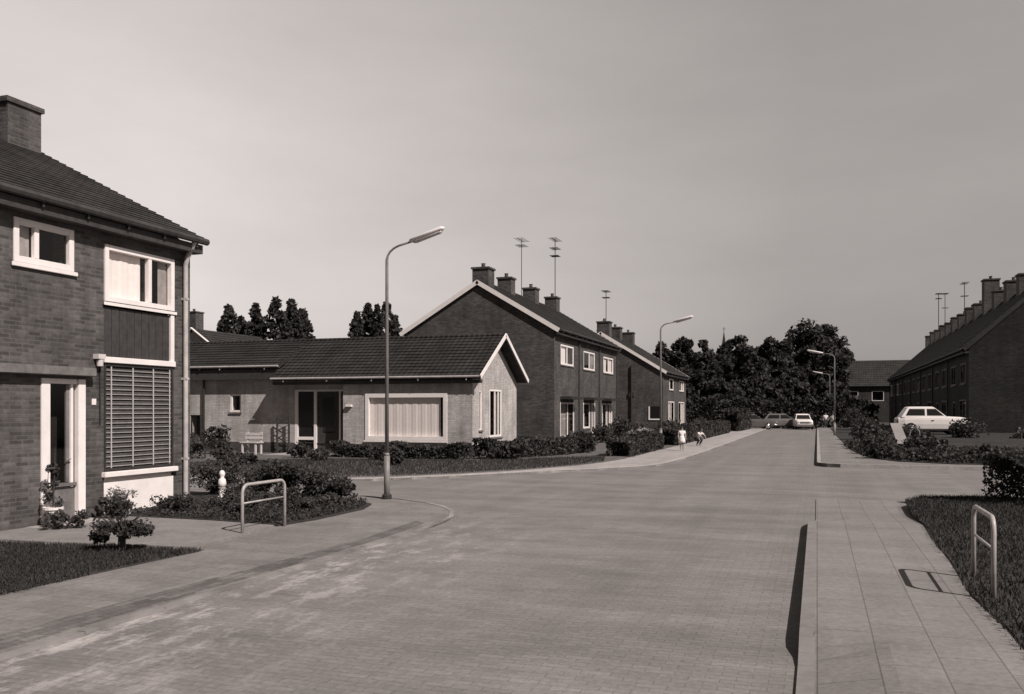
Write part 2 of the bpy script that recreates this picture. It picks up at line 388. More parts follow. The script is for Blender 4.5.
def roof_plane(mb, e0, e1, r0, r1, courses, lift=.035, thick=.12):
    e0, e1, r0, r1 = map(Vector, (e0, e1, r0, r1)); n = (e1-e0).cross(r0-e0).normalized()
    if n.z < 0: n = -n
    for i in range(courses):
        t0, t1 = i/courses, (i+1)/courses
        a0, a1, b0, b1 = e0.lerp(r0, t0), e1.lerp(r1, t0), e0.lerp(r0, t1), e1.lerp(r1, t1)
        mb.quad(a0+n*lift, a1+n*lift, b1, b0); mb.quad(a0, a1, a1+n*lift, a0+n*lift)
        mb.add([a0, a0+n*lift, b0], [(0,1,2)]); mb.add([a1, a1+n*lift, b1], [(0,1,2)])
    d = -n*thick
    mb.quad(e0+d, e1+d, r1+d, r0+d); mb.quad(e0, e1, e1+d, e0+d); mb.quad(e0, r0, r0+d, e0+d); mb.quad(e1, r1, r1+d, e1+d); mb.quad(r0, r1, r1+d, r0+d)
def gutter(mb, p0, p1, r=.06, br=1.2, out=(0,0,0)):
    mb.tube([p0, p1], r, 8); p0, p1, o = Vector(p0), Vector(p1), Vector(out); L = (p1-p0).length
    n = int(L/br)
    for i in range(n+1):
        q = p0.lerp(p1, (i+.3)/(n+.6)); mb.box(q.x-.02+o.x, q.x+.02+o.x, q.y-.02+o.y, q.y+.02+o.y, q.z-.13, q.z+.0)
def chimney(parent, x, y, z0, z1, wx=.5, wy=.9, pots=2, cap=True):
    m = MB(); m.box(x-wx, x+wx, y-wy/2, y+wy/2, z0, z1-.1)
    m.box(x-wx-.06, x+wx+.06, y-wy/2-.06, y+wy/2+.06, z1-.1+.002, z1)
    for i in range(pots):
        yy = y+(i-(pots-1)/2)*wy*.45; m.lathe([(.12, z1), (.10, z1+.2), (.13, z1+.24)], (x, yy, 0), 10)
    return m.build('chimney', 'chim', parent)
def aerial(parent, x, y, z0, z1, rows=((0, 1.0), (-.5, .7)), dirx=True, r=.022):
    m = MB(); m.tube([(x,y,z0),(x,y,z1)], r, 6)
    for dz, w in rows:
        z = z1-.05+dz
        m.tube([(x-.06,y-w*.6,z),(x-.06,y+w*.6,z)], r*.7, 6) if not dirx else m.tube([(x-w*.6,y-.06,z),(x+w*.6,y-.06,z)], r*.7, 6)
        for k in range(5):
            t = (k/4-.5)*1.1*w
            m.tube([(x+t, y-.3, z), (x+t, y+.3, z)], r*.5, 5) if dirx else m.tube([(x-.3, y+t, z), (x+.3, y+t, z)], r*.5, 5)
    return m.build('aerial', 'dark', parent)

# ------------------------------------------------------------------ the setting
def circle_sheet(r, z):
    return [(r*math.cos(2*math.pi*i/64), r*math.sin(2*math.pi*i/64)) for i in range(64)]
m = MB(); m.slab(circle_sheet(900, 0), -.6, -.06); struct('ground', m, 'ground')
m = MB(); m.slab([(-42,-12),(32,-12),(32,88),(-42,88)], -.05, 0); struct('road', m, 'road')

# near left corner: pavement, kerb
KL = [(-5.68,-12),(-5.68,12.6),(-5.72,13.4),(-5.86,14.2),(-6.15,14.95),(-6.6,15.6),(-7.2,16.15),(-8.0,16.6),(-9.2,16.95),(-11,17.1),(-42,17.2)]
m = MB(); m.slab(KL+[(-42,-12)], -.02, .022); struct('pavement', m, 'walk_l')
def kerb(path, w, z0, z1, name='kerb', side=1, mat='kerb', gap=.012):
    """kerb stones along a path (each about a metre)"""
    m = MB(); P = [Vector((x, y)) for x, y in path]
    for a, b in zip(P, P[1:]):
        L = (b-a).length; d = (b-a)/L; nrm = Vector((-d.y, d.x))*side; n = max(1, round(L/1.0))
        if L > 60: continue
        for i in range(n):
            s0 = a+d*(L*i/n+gap/2); s1 = a+d*(L*(i+1)/n-gap/2); h = z1+random.uniform(-.004, .004)
            q = [s0, s1, s1+nrm*w, s0+nrm*w]; m.slab([(v.x, v.y) for v in q], z0, h)
    return struct(name, m, mat)
kerb([(-5.67, 2)]+KL[1:-1]+[(-20,17.15)], -.085, -.02, .03, side=-1, mat='kerb_l')
# dark brick gutter strip a little inside the left kerb
GA = [(-6.3,-12),(-6.3,4),(-6.22,7),(-6.1,9.5),(-6.06,11.5),(-6.2,13.4)]; GB = [(-5.95,13.2),(-5.82,11.5),(-5.81,9.5),(-5.84,7),(-5.86,3),(-5.86,-12)]
m = MB(); m.slab(GA+GB, .0, .027); struct('pavement_strip', m, 'strip')
# far left corner
KF = [(-42,19.2),(-15,19.3),(-12.4,19.8),(-10.8,20.75),(-9.3,22.25),(-7.9,24.2),(-6.7,25.9),(-5.75,27.1),(-5.1,28.3),(-4.75,29.8),(-4.62,32),(-4.5,37),(-4.4,50),(-4.3,88)]
m = MB(); m.slab(KF+[(-42,88)], -.02, .06); struct('pavement', m, 'walk_p')
kerb(KF[1:], .13, -.02, .075, side=1)
# right near pavement with a raised, kerbed stretch
def ramp_z(y):
    pts = [(-12,.014),(0,.014),(4.5,.12),(14.6,.12),(16.6,.03),(18.0,.016),(19.6,.012)]
    for (a, za), (b, zb) in zip(pts, pts[1:]):
        if y <= b: return za+(zb-za)*(y-a)/(b-a)
    return .012
ys = [-12, 0, 6.0, 7.05, 7.12, 7.2, 7.3, 9, 11, 13, 14.9, 15.2, 15.6, 16.2, 17.0, 18, 19.4]
def kerb_top(y):
    if y < 6.9: return .02
    if y > 14.8: return max(.014, .12-.106*(y-14.8)/.6)
    return .02+.1*(y-6.9)/.4 if y < 7.3 else ramp_z(y)
m = MB(); ys = [-12, 0, 3.5, 6.9, 7.1, 7.3, 9, 11, 13, 14.8, 15.0, 15.2, 15.4, 16.2, 17.0, 18, 19.4]
for a, b in zip(ys, ys[1:]):
    ka, kb, za, zb = kerb_top(a), kerb_top(b), ramp_z(a), ramp_z(b)
    m.quad((-.02,a,ka), (.5,a,za), (.5,b,zb), (-.02,b,kb)); m.quad((.5,a,za), (1.5,a,za), (1.5,b,zb), (.5,b,zb))
    m.quad((1.5,a,za), (1.5,b,zb), (1.5,b,-.03), (1.5,a,-.03)); m.quad((-.02,a,ka), (-.02,b,kb), (-.02,b,-.03), (-.02,a,-.03))
struct('pavement', m, 'walk')
m = MB()
for a, b in [(y/4, y/4+.247) for y in range(16, 66)]:
    za, zb = kerb_top(a)+.004, kerb_top(b)+.004
    x0 = lambda y: -.13+max(0, y-14.7)**2*.12
    if a > 16: continue
    A = [(x0(a),a), (-.016+max(0,x0(a)+.13),a), (-.016+max(0,x0(b)+.13),b), (x0(b),b)]
    vs = [(x,y,(za if i < 2 else zb)) for i,(x,y) in enumerate(A)]+[(x,y,-.02) for x,y in A]
    m.add(vs, [(0,1,2,3),(0,4,5,1),(1,5,6,2),(2,6,7,3),(3,7,4,0)])
struct('kerb', m, 'kerb_r')
# far right corner
KR = [(0,88),(0,31.2),(.06,30.75),(.3,30.4),(.7,30.25),(32,29.1)]
m = MB(); m.slab(KR+[(32,88)], -.02, .11); struct('pavement', m, 'walk_l')
kerb([(0,80)]+KR[1:-1]+[(26,29.31)], .12, -.02, .118, side=1, mat='concrete')

# lawns and beds (raised a little above the paving)
LAWN1 = [(-11.2,-12),(-7.58,-12),(-7.6,7.2),(-7.5,9.68),(-9.9,9.42),(-11.2,9.35)]
m = MB(); m.slab(LAWN1, .0, .035); struct('lawn', m, 'lawn')
PATH1 = [(-11.33,9.45),(-9.9,9.5),(-7.62,9.75),(-7.75,10.6),(-7.95,12.0),(-9.2,12.15),(-11.33,12.2)]
m = MB(); m.slab(PATH1, .0, .058); struct('garden_path', m, 'gravel')
BED1 = [(-11.3,12.35),(-9.2,12.25),(-7.95,12.1),(-7.8,13.0),(-7.8,14.6),(-8.05,15.4),(-8.6,15.85),(-10,16.2),(-14,16.5),(-14,14.4),(-11.3,14.4)]
m = MB(); m.slab(BED1, .0, .05); struct('flower_bed', m, 'soil')
LAWN2 = [(-42,19.75),(-14.5,19.85),(-12.2,20.45),(-10.7,21.5),(-9.3,23.1),(-8.1,25.2),(-7.3,27.3),(-6.75,29.6),(-6.55,32),(-6.45,44),(-6.4,86),(-42,86)]
m = MB(); m.slab(LAWN2, .0, .08); struct('lawn', m, 'lawn_pale')
RV = [(1.42,-12),(1.42,8),(1.36,9.2),(1.44,11.3),(1.46,13.2),(1.52,14.6),(1.52,16.5),(1.6,18.3),(1.9,19.2),(3,19.7),(32,19.9),(32,-12)]
m = MB(); m.slab(RV, -.03, .138); struct('lawn', m, 'lawn')
BEDR = [(1.15,86),(1.2,62),(1.35,41.5),(1.6,36.5),(1.95,33.6),(2.6,32.1),(4.2,31.2),(32,30.2),(32,86)]
m = MB(); m.slab(BEDR, .0, .135); struct('garden_ground', m, 'soil')
# low bank that carries the parked white car
m = MB()
def ring(x0,x1,y0,y1,z): return [(x0,y0,z),(x1,y0,z),(x1,y1,z),(x0,y1,z)]
m.loft([ring(1.9,13,38.5,55.2,.12), ring(2.9,12,43.5,54.6,.56)]); struct('garden_bank', m, 'soil')

# ------------------------------------------------------------------ corner house at the left
X1 = -11.33
h1 = thing('brick_house', 'two-storey dark brick house with white window frames at the left edge, nearest the camera', 'house', (X1, 11, 0))
F1 = Face('x', X1, 1); G1 = Face('y', 14.29, 1); Y0 = 4.2
holes = [(10.80,11.68,.07,2.33), (12.1,13.82,2.66,4.62), (12.1,13.82,.09,2.62), (10.3,11.45,4.05,4.72)]
m = MB(); F1.wall(m, Y0, 14.29, -.05, 4.98, holes)
m.quad((X1,14.29,-.05),(-19.1,14.29,-.05),(-19.1,14.29,4.98),(X1,14.29,4.98)); m.quad((X1,14.29,4.98),(-19.1,14.29,4.98),(-15.2,14.29,7.0))
m.quad((X1,Y0,-.05),(-19.1,Y0,-.05),(-19.1,Y0,4.98),(X1,Y0,4.98)); m.quad((X1,Y0,4.98),(-19.1,Y0,4.98),(-15.2,Y0,7.0)); m.quad((-19.1,Y0,-.05),(-19.1,14.29,-.05),(-19.1,14.29,4.98),(-19.1,Y0,4.98))
m.build('wall', 'brick_dark', h1)
m = MB(); roof_plane(m, (-11.08,14.38,5.10),(-11.08,Y0-.1,5.10),(-15.2,14.42,7.17),(-15.2,Y0-.1,7.17), 22, .022)
roof_plane(m, (-19.4,Y0-.1,5.10),(-19.4,14.42,5.10),(-15.2,Y0-.1,7.17),(-15.2,14.42,7.17), 22, .022)
rf1 = m.build('roof', 'tile', h1)
m = MB(); m.box(-15.65,-14.93,13.45,14.25,6.7,7.85); m.box(-15.70,-14.89,13.40,14.30,7.852,7.95); m.build('chimney', 'chim', rf1)
m = MB(); m.box(X1+.003,-11.09,Y0-.1,14.36,4.80,4.965); m.build('soffit', 'wood_dark', h1)
m = MB(); gutter(m, (-11.03,Y0-.1,5.03),(-11.03,14.41,5.03), .065, .9, (-.03,0,0)); m.build('gutter', 'wood_dark', h1)
m = MB(); m.tube([(-11.05,14.08,5.0),(-11.22,14.08,4.7),(-11.26,14.08,4.55),(-11.26,14.08,.06)], .045, 10)
for z in (.9, 2.4, 3.9): m.box(-11.33,-11.21,14.04,14.12,z,z+.04)
m.build('downpipe', 'pipe', h1, smooth=False)
# upper wide window: bright net curtain on the left, dark casement right
w = F1.window(h1, 12.1,13.82,3.66,4.62, .09, bars=(13.18,), cur=[(12.15,13.05,3.7,'curtain'),(13.5,13.78,3.7,'curtain_grey')], rec=-.035, sill='white', thick=.10)
F1.window(h1, 10.3,11.45,4.05,4.72, .10, bars=(10.72,), cur=[(10.35,10.66,4.1,'curtain_grey')], rec=-.02, sill='white', thick=.08)
m = MB(); F1.box(m, 12.1,13.72,2.74,3.57,-.05,-.02)
for i in range(9):
    F1.box(m, 12.1+i*.18+.006,12.1+(i+1)*.18-.006,2.74,3.57,-.0195,-.006)
m.build('spandrel_panel', 'wood_dark', h1)
m = MB(); F1.box(m, 13.725,13.82,2.70,3.585,-.06,.03); F1.box(m, 12.08,13.84,2.63,2.73,-.08,.045); m.build('window_surround', 'white', h1, bevel=.006)
# ground floor window: frame, slatted blind with pale tapes
wl = F1.window(h1, 12.1,13.82,.80,2.62, .05, mat='dark', rec=-.01, sill=False, pane=False)
m = MB(); ml = MB()
for i in range(21):
    z = .87+i*.0815
    F1.box(ml, 12.155,13.765,z,z+.014,-.022,-.008)
    m.quad(F1.p(12.155,z+.016,-.012), F1.p(13.765,z+.016,-.012), F1.p(13.765,z+.080,-.045), F1.p(12.155,z+.080,-.045))
m.build('blind', 'blind', wl); ml.build('blind_rail', 'concrete', wl)
m = MB()
for a in (12.27, 12.78, 13.29, 13.72): F1.box(m, a-.012,a+.012,.85,2.6,-.004,.004)
m.build('blind_tape', 'tape', wl)
m = MB(); F1.box(m, 12.05,13.86,.70,.79,-.05,.09); m.build('window_sill', 'white', h1, bevel=.01)
m = MB(); F1.box(m, 12.1,13.82,.09,.62,-.06,.0); F1.box(m, 12.1,13.82,.62,.695,-.06,-.04); m.build('wall_panel', 'white_panel', h1)
# front door
m = MB(); F1.box(m, 10.80,10.97,.07,2.33,-.1,.025); F1.box(m, 11.53,11.68,.07,2.33,-.1,.03); F1.box(m, 10.97,11.53,2.25,2.33,-.1,.0); F1.box(m, 11.42,11.47,.6,2.25,-.1,-.02)
m.build('door_frame', 'white', h1, bevel=.006)
m = MB(); F1.box(m, 10.97,11.53,.08,.62,-.09,-.055); F1.box(m, 10.97,11.53,.62,.67,-.1,-.01); F1.box(m, 10.97,11.03,.68,2.24,-.09,-.055); F1.box(m, 11.36,11.53,.68,2.24,-.09,-.055)
d = m.build('door', 'conc_dark', h1)
m = MB(); m.quad(F1.p(11.0,.66,-.07),F1.p(11.38,.66,-.07),F1.p(11.38,2.25,-.07),F1.p(11.0,2.25,-.07)); m.build('pane', 'glass', d)
m = MB(); m.tube([F1.p(11.39,1.05,-.05),F1.p(11.39,1.05,.0),F1.p(11.29,1.05,.0)], .012, 8); m.build('handle', 'chrome', d)
m = MB(); F1.box(m, 10.81,11.67,.09,2.31,-.46,-.44); m.build('interior', 'room', d)
m = MB(); F1.box(m, 9.7,11.78,2.38,2.52,.002,.16); m.build('door_canopy', 'conc_dark', h1, bevel=.01)
m = MB(); F1.box(m, 10.5,11.8,-.0,.065,.002,.5); m.build('doorstep', 'concrete', h1, bevel=.01)
m = MB(); F1.box(m, 11.86,12.02,2.68,2.76,.002,.12); m.lathe([(.05,0),(.055,.1),(.02,.12)], F1.p(11.94,2.56,.07), 10); m.build('porch_lamp', 'offwhite', h1)
m = MB(); F1.box(m, 11.83,11.92,1.92,2.02,.002,.012); m.build('number_plate', 'white', h1)
m = MB(); m.tube([F1.p(12.0,2.62,.02),F1.p(12.0,1.6,.02)], .014, 6); m.build('cable', 'dark', h1)

# ------------------------------------------------------------------ white bungalow across the side street
b = thing('bungalow', 'low white bungalow with long dark tiled roof and wide bright window across the side street', 'bungalow', (-18, 33, 0))
XG, YR, YL, YB = -12.0, 30.87, 31.42, 36.0
FR = Face('y', YR, -1); FL = Face('y', YL, -1); FG = Face('x', XG, 1)
hR = [(-16.4,-13.0,.66,2.44)]
hL = [(-22.92,-22.4,1.72,2.47),(-24.9,-24.4,.5,1.6),(-19.85,-17.5,.06,2.62)]
hG = [(31.55,31.85,1.05,2.55),(32.7,34.1,.75,2.62)]
m = MB(); FR.wall(m, -17.36,XG,.5,3.0, hR); FL.wall(m, -30,-20.45,.5,3.5, hL[:2]); FL.wall(m, -20.45,-17.36,.5,3.2, [(-19.85,-17.5,.5,2.62)])
m.quad((-17.36,YR,.5),(-17.36,YL,.5),(-17.36,YL,3.1),(-17.36,YR,3.0))
FG.wall(m, YR,YB,.5,3.0, hG); m.quad((XG,YR,3.0),(XG,YB,3.0),(XG,33.4,4.56))
m.quad((-30,YL,-.05),(-30,YB,-.05),(-30,YB,3.0),(-30,33.4,4.56),(-30,YL,3.4)); m.quad((-30,YB,-.05),(XG,YB,-.05),(XG,YB,3.2),(-30,YB,3.2))
m.build('wall', 'brick_pale', b)
m = MB(); m.box(-17.375,XG+.015,YR-.015,YR+.3,-.05,.497); m.box(-30,-19.86,YL-.015,YL+.3,-.05,.497); m.box(XG-.3,XG+.015,YR+.31,YB,-.05,.497); m.box(-17.5,-17.38,YL-.015,YL+.3,-.05,.497); m.build('plinth', 'plinth', b)
m = MB()
roof_plane(m, (-20.42,30.65,3.07),(XG+.42,30.65,3.07),(-20.42,33.4,4.75),(XG+.42,33.4,4.75), 13, .028, .14)
roof_plane(m, (-30.2,31.1,3.60),(-20.43,31.1,3.60),(-30.2,33.4,4.75),(-20.43,33.4,4.75), 10, .028, .14)
roof_plane(m, (XG+.42,36.2,3.07),(-30.2,36.2,3.07),(XG+.42,33.4,4.75),(-30.2,33.4,4.75), 13, .028, .14)
m.tube([(-30.2,33.4,4.76),(XG+.42,33.4,4.76)], .07, 8)
m.build('roof', 'tile_b', b)
m = MB(); m.box(-20.4,XG+.40,30.68,YR-.004,2.80,2.93); m.box(-30,-20.44,31.13,YL-.004,3.05,3.44); m.build('fascia', 'wood_dark', b)
m = MB(); gutter(m, (-20.45,30.60,3.04),(XG+.44,30.60,3.04), .042, 2.0, (0,.02,0)); gutter(m, (-30.2,31.05,3.57),(-20.4,31.05,3.57), .042, 2.0, (0,.02,0)); m.build('gutter', 'gutter', b)
m = MB()
for (ya, za, yb, zb) in ((30.55,3.03,33.4,4.77),(36.3,3.03,33.4,4.77)):
    v = Vector((0, yb-ya, zb-za)).normalized(); n = Vector((0, -v.z, v.y)); n = n if n.z > 0 else -n
    A, B = Vector((XG+.425, ya, za)), Vector((XG+.425, yb, zb)); q = [A+n*.06, B+n*.06, B-n*.10, A-n*.10]
    m.add([(p.x, p.y, p.z) for p in q]+[(p.x+.03, p.y, p.z) for p in q], [(0,1,2,3),(7,6,5,4),(0,4,5,1),(1,5,6,2),(2,6,7,3),(3,7,4,0)])
m.build('bargeboard', 'white', b)
FR.window(b, -16.4,-13.0,.66,2.44, .16, cur=[(-16.3,-13.30,.72,'curtain')], rec=-.03, sill='white', thick=.1)
FL.window(b, -22.92,-22.4,1.72,2.47, .08, rec=.04, sill=True)
FL.window(b, -24.9,-24.4,.5,1.6, .05, mat='dark', rec=.03, sill=False)
FG.window(b, 31.55,31.85,1.05,2.55, .05, cur=[(31.57,31.83,1.1,'curtain')], rec=.0, sill=True)
FG.window(b, 32.7,34.1,.75,2.62, .08, bars=(33.35,33.75), cur=[(33.4,34.0,.8,'curtain_grey')], rec=.0, sill=True)
# front door with side light under the projecting eaves
m = MB()
for a0, a1 in ((-19.85,-19.72),(-18.98,-18.86),(-17.85,-17.78)): FL.box(m, a0,a1,.10,2.62,-.1,.0)
FL.box(m, -19.85,-17.5,2.55,2.62,-.099,-.002); FL.box(m, -19.71,-18.99,.10,.2,-.098,-.004); FL.box(m, -19.71,-18.99,.62,.74,-.098,-.004); FL.box(m, -19.9,-18.3,.06,.098,-.1,.03)
m.build('door_frame', 'white', b)
m = MB(); FL.box(m, -18.855,-17.855,.1,2.545,-.095,-.05); d = m.build('door', 'wood_dark', b)
m = MB(); m.quad(FL.p(-18.6,.9,-.045),FL.p(-18.1,.9,-.045),FL.p(-18.1,2.3,-.045),FL.p(-18.6,2.3,-.045)); m.build('pane', 'car_glass', d)
m = MB(); m.quad(FL.p(-19.73,.15,-.06),FL.p(-18.97,.15,-.06),FL.p(-18.97,2.6,-.06),FL.p(-19.73,2.6,-.06)); m.build('side_light', 'car_glass', b)
m = MB(); FL.box(m, -17.775,-17.4,.0,2.545,-.095,-.06); m.build('door_panel', 'dark', b)
m = MB(); m.box(-20.2,-17.0,29.7,31.39,-.02,.1); m.build('doorstep', 'concrete', b, bevel=.015)
m = MB(); m.tube([(-24.15,31.05,3.5),(-24.15,31.33,3.2),(-24.15,31.33,.1)], .045, 8); m.build('downpipe', 'dark', b)
m = MB(); FR.box(m, -17.2,-16.95,1.93,2.02,.001,.12); m.build('wall_lamp', 'white', b, bevel=.01)
# trellis beside the door
m = MB()
t0 = thing('garden_trellis', 'small dark wooden trellis standing against the bungalow wall left of its door', 'trellis', (-20.2, 30.95, .1))
for x in (-20.55,-20.0): m.box(x-.03,x+.03,31.2,31.26,.1,1.5)
for i in range(4):
    z = .35+i*.3; m.tube([(-20.55,31.23,z),(-20.0,31.23,z+.28)], .013, 5); m.tube([(-20.0,31.23,z),(-20.55,31.23,z+.28)], .013, 5)
m.build('lattice', 'wood_dark', t0)
m = MB(); t0 = thing('wooden_bench', 'pale slatted bench standing in the bungalow garden left of the trellis', 'bench', (-21.0, 30.2, .1))
for x in (-21.35,-20.75):
    for y in (30.05,30.42): m = MB(); m.box(x-.03,x+.03,y-.03,y+.03,.08,.517 if y < 30.2 else .95); m.build('leg', 'offwhite', t0)
m = MB()
for y in (30.04,30.16,30.28,30.40): m.box(-21.45,-20.65,y-.045,y+.045,.52,.56)
m.build('seat', 'offwhite', t0)
m = MB()
for z in (.68,.82): m.box(-21.45,-20.65,30.36,30.39,z,z+.09)
m.build('backrest', 'offwhite', t0)

# ------------------------------------------------------------------ terraces along the far left side
def terrace_house(name, label, x0, xb, y0, y1, ze, zr, slope_over=.3, gable0=False, gable1=False, wins=(), chims=(), aer=(), front=1, barge='white', mat='brick_mid', tile='tile_far', pipe=True, extra=None, group=None):
    """gable-roofed house, ridge along y; x0 = street wall, xb = back wall"""
    xm = (x0+xb)/2; sg = front; t = thing(name, label, 'house', (xm, (y0+y1)/2, 0), group)
    f = Face('x', x0, sg); holes = [w[:4] for w in wins]
    m = MB(); f.wall(m, y0, y1, -.05, ze, holes)
    m.quad((xb,y0,-.05),(xb,y1,-.05),(xb,y1,ze),(xb,y0,ze))
    for y in (y0, y1):
        m.quad((x0,y,-.05),(xb,y,-.05),(xb,y,ze),(x0,y,ze)); m.quad((x0,y,ze),(xb,y,ze),(xm,y,zr-.12))
    m.build('wall', mat, t)
    k = (zr-ze)/abs(xm-x0); ov = slope_over
    ya, yb = y0-(.12 if gable0 else 0), y1+(.12 if gable1 else 0)
    m = MB(); roof_plane(m, (x0+sg*ov,ya,ze-ov*k+.1),(x0+sg*ov,yb,ze-ov*k+.1),(xm,ya,zr),(xm,yb,zr), 16, .03)
    roof_plane(m, (xb-sg*ov,yb,ze-ov*k+.1),(xb-sg*ov,ya,ze-ov*k+.1),(xm,yb,zr),(xm,ya,zr), 16, .03)
    m.tube([(xm,ya,zr+.01),(xm,yb,zr+.01)], .08, 8)
    r = m.build('roof', tile, t)
    for c in chims: chimney(r, *c)
    for a in aer: aerial(t, *a)
    for g, yy, sgn in ((gable0, y0, -1), (gable1, y1, 1)):
        if not g: continue
        m = MB(); yo = yy+sgn*.125
        for xa in (x0+sg*(ov+.03), xb-sg*(ov+.03)):
            A = Vector((xa, yo, ze-ov*k+.1)); B = Vector((xm, yo, zr)); v = (B-A).normalized(); n = Vector((-v.z, 0, v.x)); n = n if n.z > 0 else -n
            q = [A+n*.02, B+n*.02, B-n*.20, A-n*.20]
            m.add([tuple(p) for p in q]+[(p.x, p.y+sgn*.03, p.z) for p in q], [(0,1,2,3),(7,6,5,4),(0,4,5,1),(1,5,6,2),(2,6,7,3),(3,7,4,0)])
        m.build('bargeboard', barge, t)
    m = MB(); gutter(m, (x0+sg*(ov+.05),y0+.002,ze-ov*k+.06),(x0+sg*(ov+.05),y1-.002,ze-ov*k+.06), .06, 1.5); m.build('gutter', 'wood_dark', t)
    m = MB(); m.box(x0+sg*.003,x0+sg*(ov-.02),y0+.001,y1-.001,ze-ov*k-.16,ze-ov*k-.05); m.build('soffit', 'wood_dark', t)
    for w in wins:
        kw = dict(fw=.09, rec=.0, sill=True); kw.update(w[4] if len(w) > 4 else {}); f.window(t, *w[:4], **kw)
    if pipe: m = MB(); m.tube([(x0+sg*.08,y1-.12,ze-.1),(x0+sg*.08,y1-.12,0)], .04, 6); m.build('downpipe', 'wood_dark', t)
    if extra: extra(t, f)
    return t
xh, xb2 = -12.5, -20.7
def canopy(y0, y1):
    def g(t, f):
        m = MB(); f.box(m, y0, y1, 2.36, 2.5, .002, .6); m.build('door_canopy', 'dark', t)
    return g
terrace_house('terraced_house', 'brick house whose broad gable with white bargeboards rises behind the bungalow', xh, xb2, 43.5, 48.4, 5.95, 8.5, gable0=True,
    wins=[(44.7,47.3,4.15,5.2,dict(bars=(46.0,),cur=[(44.8,45.9,4.2,'curtain')])), (44.6,47.4,.35,2.2,dict(bars=(46.1,),cur=[(44.7,46.0,.4,'curtain_grey')]))],
    chims=[(-16.6,44.3,8.1,9.25,.45,.9,1),(-16.6,48.0,8.1,9.25,.4,.75,1)], extra=canopy(44.6,47.2))
terrace_house('terraced_house', 'middle house of the three joined brick houses behind the bungalow, next to the gabled one', xh, xb2, 48.403, 53.3, 5.95, 8.5,
    wins=[(49.5,52.2,4.1,5.15,dict(bars=(50.9,),cur=[(51.0,52.1,4.2,'curtain_grey')])), (49.4,51.0,.75,2.2,dict(cur=[(49.5,50.0,.8,'curtain')])), (51.3,52.3,.1,2.2,dict(bars=(51.8,),cur=[(51.4,51.8,.2,'curtain_grey')]))],
    chims=[(-16.6,52.6,8.1,9.25,.4,.8,1)], aer=[(-16.55,50.6,8.4,11.9,((0,1.1),(-.35,.7)),False)], extra=canopy(49.5,52.0))
terrace_house('terraced_house', 'farthest of the three joined brick houses behind the bungalow, with tallest aerial', xh, xb2, 53.303, 58.3, 5.95, 8.5, gable1=True,
    wins=[(54.5,57.3,4.1,5.1,dict(bars=(55.9,),cur=[(54.6,55.6,4.2,'curtain'),(56.2,57.2,4.2,'curtain')])), (54.1,55.4,.6,2.2,dict(cur=[(54.2,54.7,.8,'curtain')])), (55.6,57.0,.2,2.2,dict(bars=(56.3,),cur=[(56.4,56.95,.8,'curtain')]))],
    chims=[(-16.6,57.3,8.1,9.25,.4,.8,1)], aer=[(-16.55,57.8,8.4,13.2,((0,1.2),(-.6,.8),(-1.1,.6)),False,.03)], extra=canopy(54.0,56.8))
gF = Face('y', 68, -1)
def side_win(t, f):
    m = MB(); gF.box(m, -12.1,-12.0,1.1,2.05,.002,.04); gF.box(m, -12.1,-10.95-.25,1.02,1.12,.003,.06); w = m.build('window', 'white', t)
    m = MB(); gF.box(m, -11.995,-11.2,1.125,2.05,.002,.02); m.build('pane', 'car_glass', w)
    m = MB(); m.tube([(-13.4,67.9,5.2),(-13.4,67.9,0)], .06, 6); gF.box(m, -13.6,-13.2,2.8,3.1,.002,.12); m.build('downpipe', 'dark', t)
terrace_house('brick_house', 'brick house with low dark gable window, just behind the far left street lamp', -11.0, -20.6, 68, 74, 4.75, 7.8, gable0=True,
    wins=[(71.0,73.2,3.35,4.25,dict(cur=[(71.1,72.0,3.4,'curtain')])), (70.5,73.6,.5,2.45,dict(bars=(72.0,),cur=[(70.6,71.9,.6,'curtain')]))],
    chims=[(-15.8,69.2,7.4,8.7,.5,.9,1),(-15.8,73.2,7.4,8.6,.5,.9,1)], aer=[(-15.8,69.8,7.7,11.2,((0,1.0),(-.5,.6)),False,.03)], extra=side_win, pipe=False)
terrace_house('brick_house', 'last brick house on the left, with tall white-curtained windows before the trees', -11.0, -20.6, 74.003, 80.5, 4.75, 7.8, gable1=True,
    wins=[(76.4,79.2,3.35,4.25,dict(bars=(77.8,),cur=[(77.9,79.1,3.4,'curtain')])), (76.0,79.4,.5,2.45,dict(bars=(77.6,),cur=[(77.7,79.3,.6,'curtain')]))],
    chims=[(-15.8,78.6,7.4,8.6,.5,.9,1)], pipe=False)
# house glimpsed over the bungalow roof at the left
th = thing('brick_house', 'distant house of which only chimney and pale gable tip show above the bungalow roof', 'house', (-47, 62, 0))
m = MB(); m.box(-52,-44,61,70,-.05,5.4); m.quad((-52,61,5.4),(-44,61,5.4),(-48,61,8.3)); m.quad((-52,70,5.4),(-44,70,5.4),(-48,70,8.3)); m.build('wall', 'brick_pale', th)
m = MB(); roof_plane(m, (-43.7,70.2,5.3),(-43.7,60.8,5.3),(-48,70.2,8.4),(-48,60.8,8.4), 14); roof_plane(m, (-52.3,60.8,5.3),(-52.3,70.2,5.3),(-48,60.8,8.4),(-48,70.2,8.4), 14); r = m.build('roof', 'tile_far', th)
chimney(r, -48.9, 62.2, 7, 9.9, .55, 1.0, 1)
m = MB(); m.tube([(-43.6,60.7,5.25),(-48,60.7,8.4)], .09, 6); m.tube([(-52.4,60.7,5.25),(-48,60.7,8.4)], .09, 6); m.build('bargeboard', 'white', th)

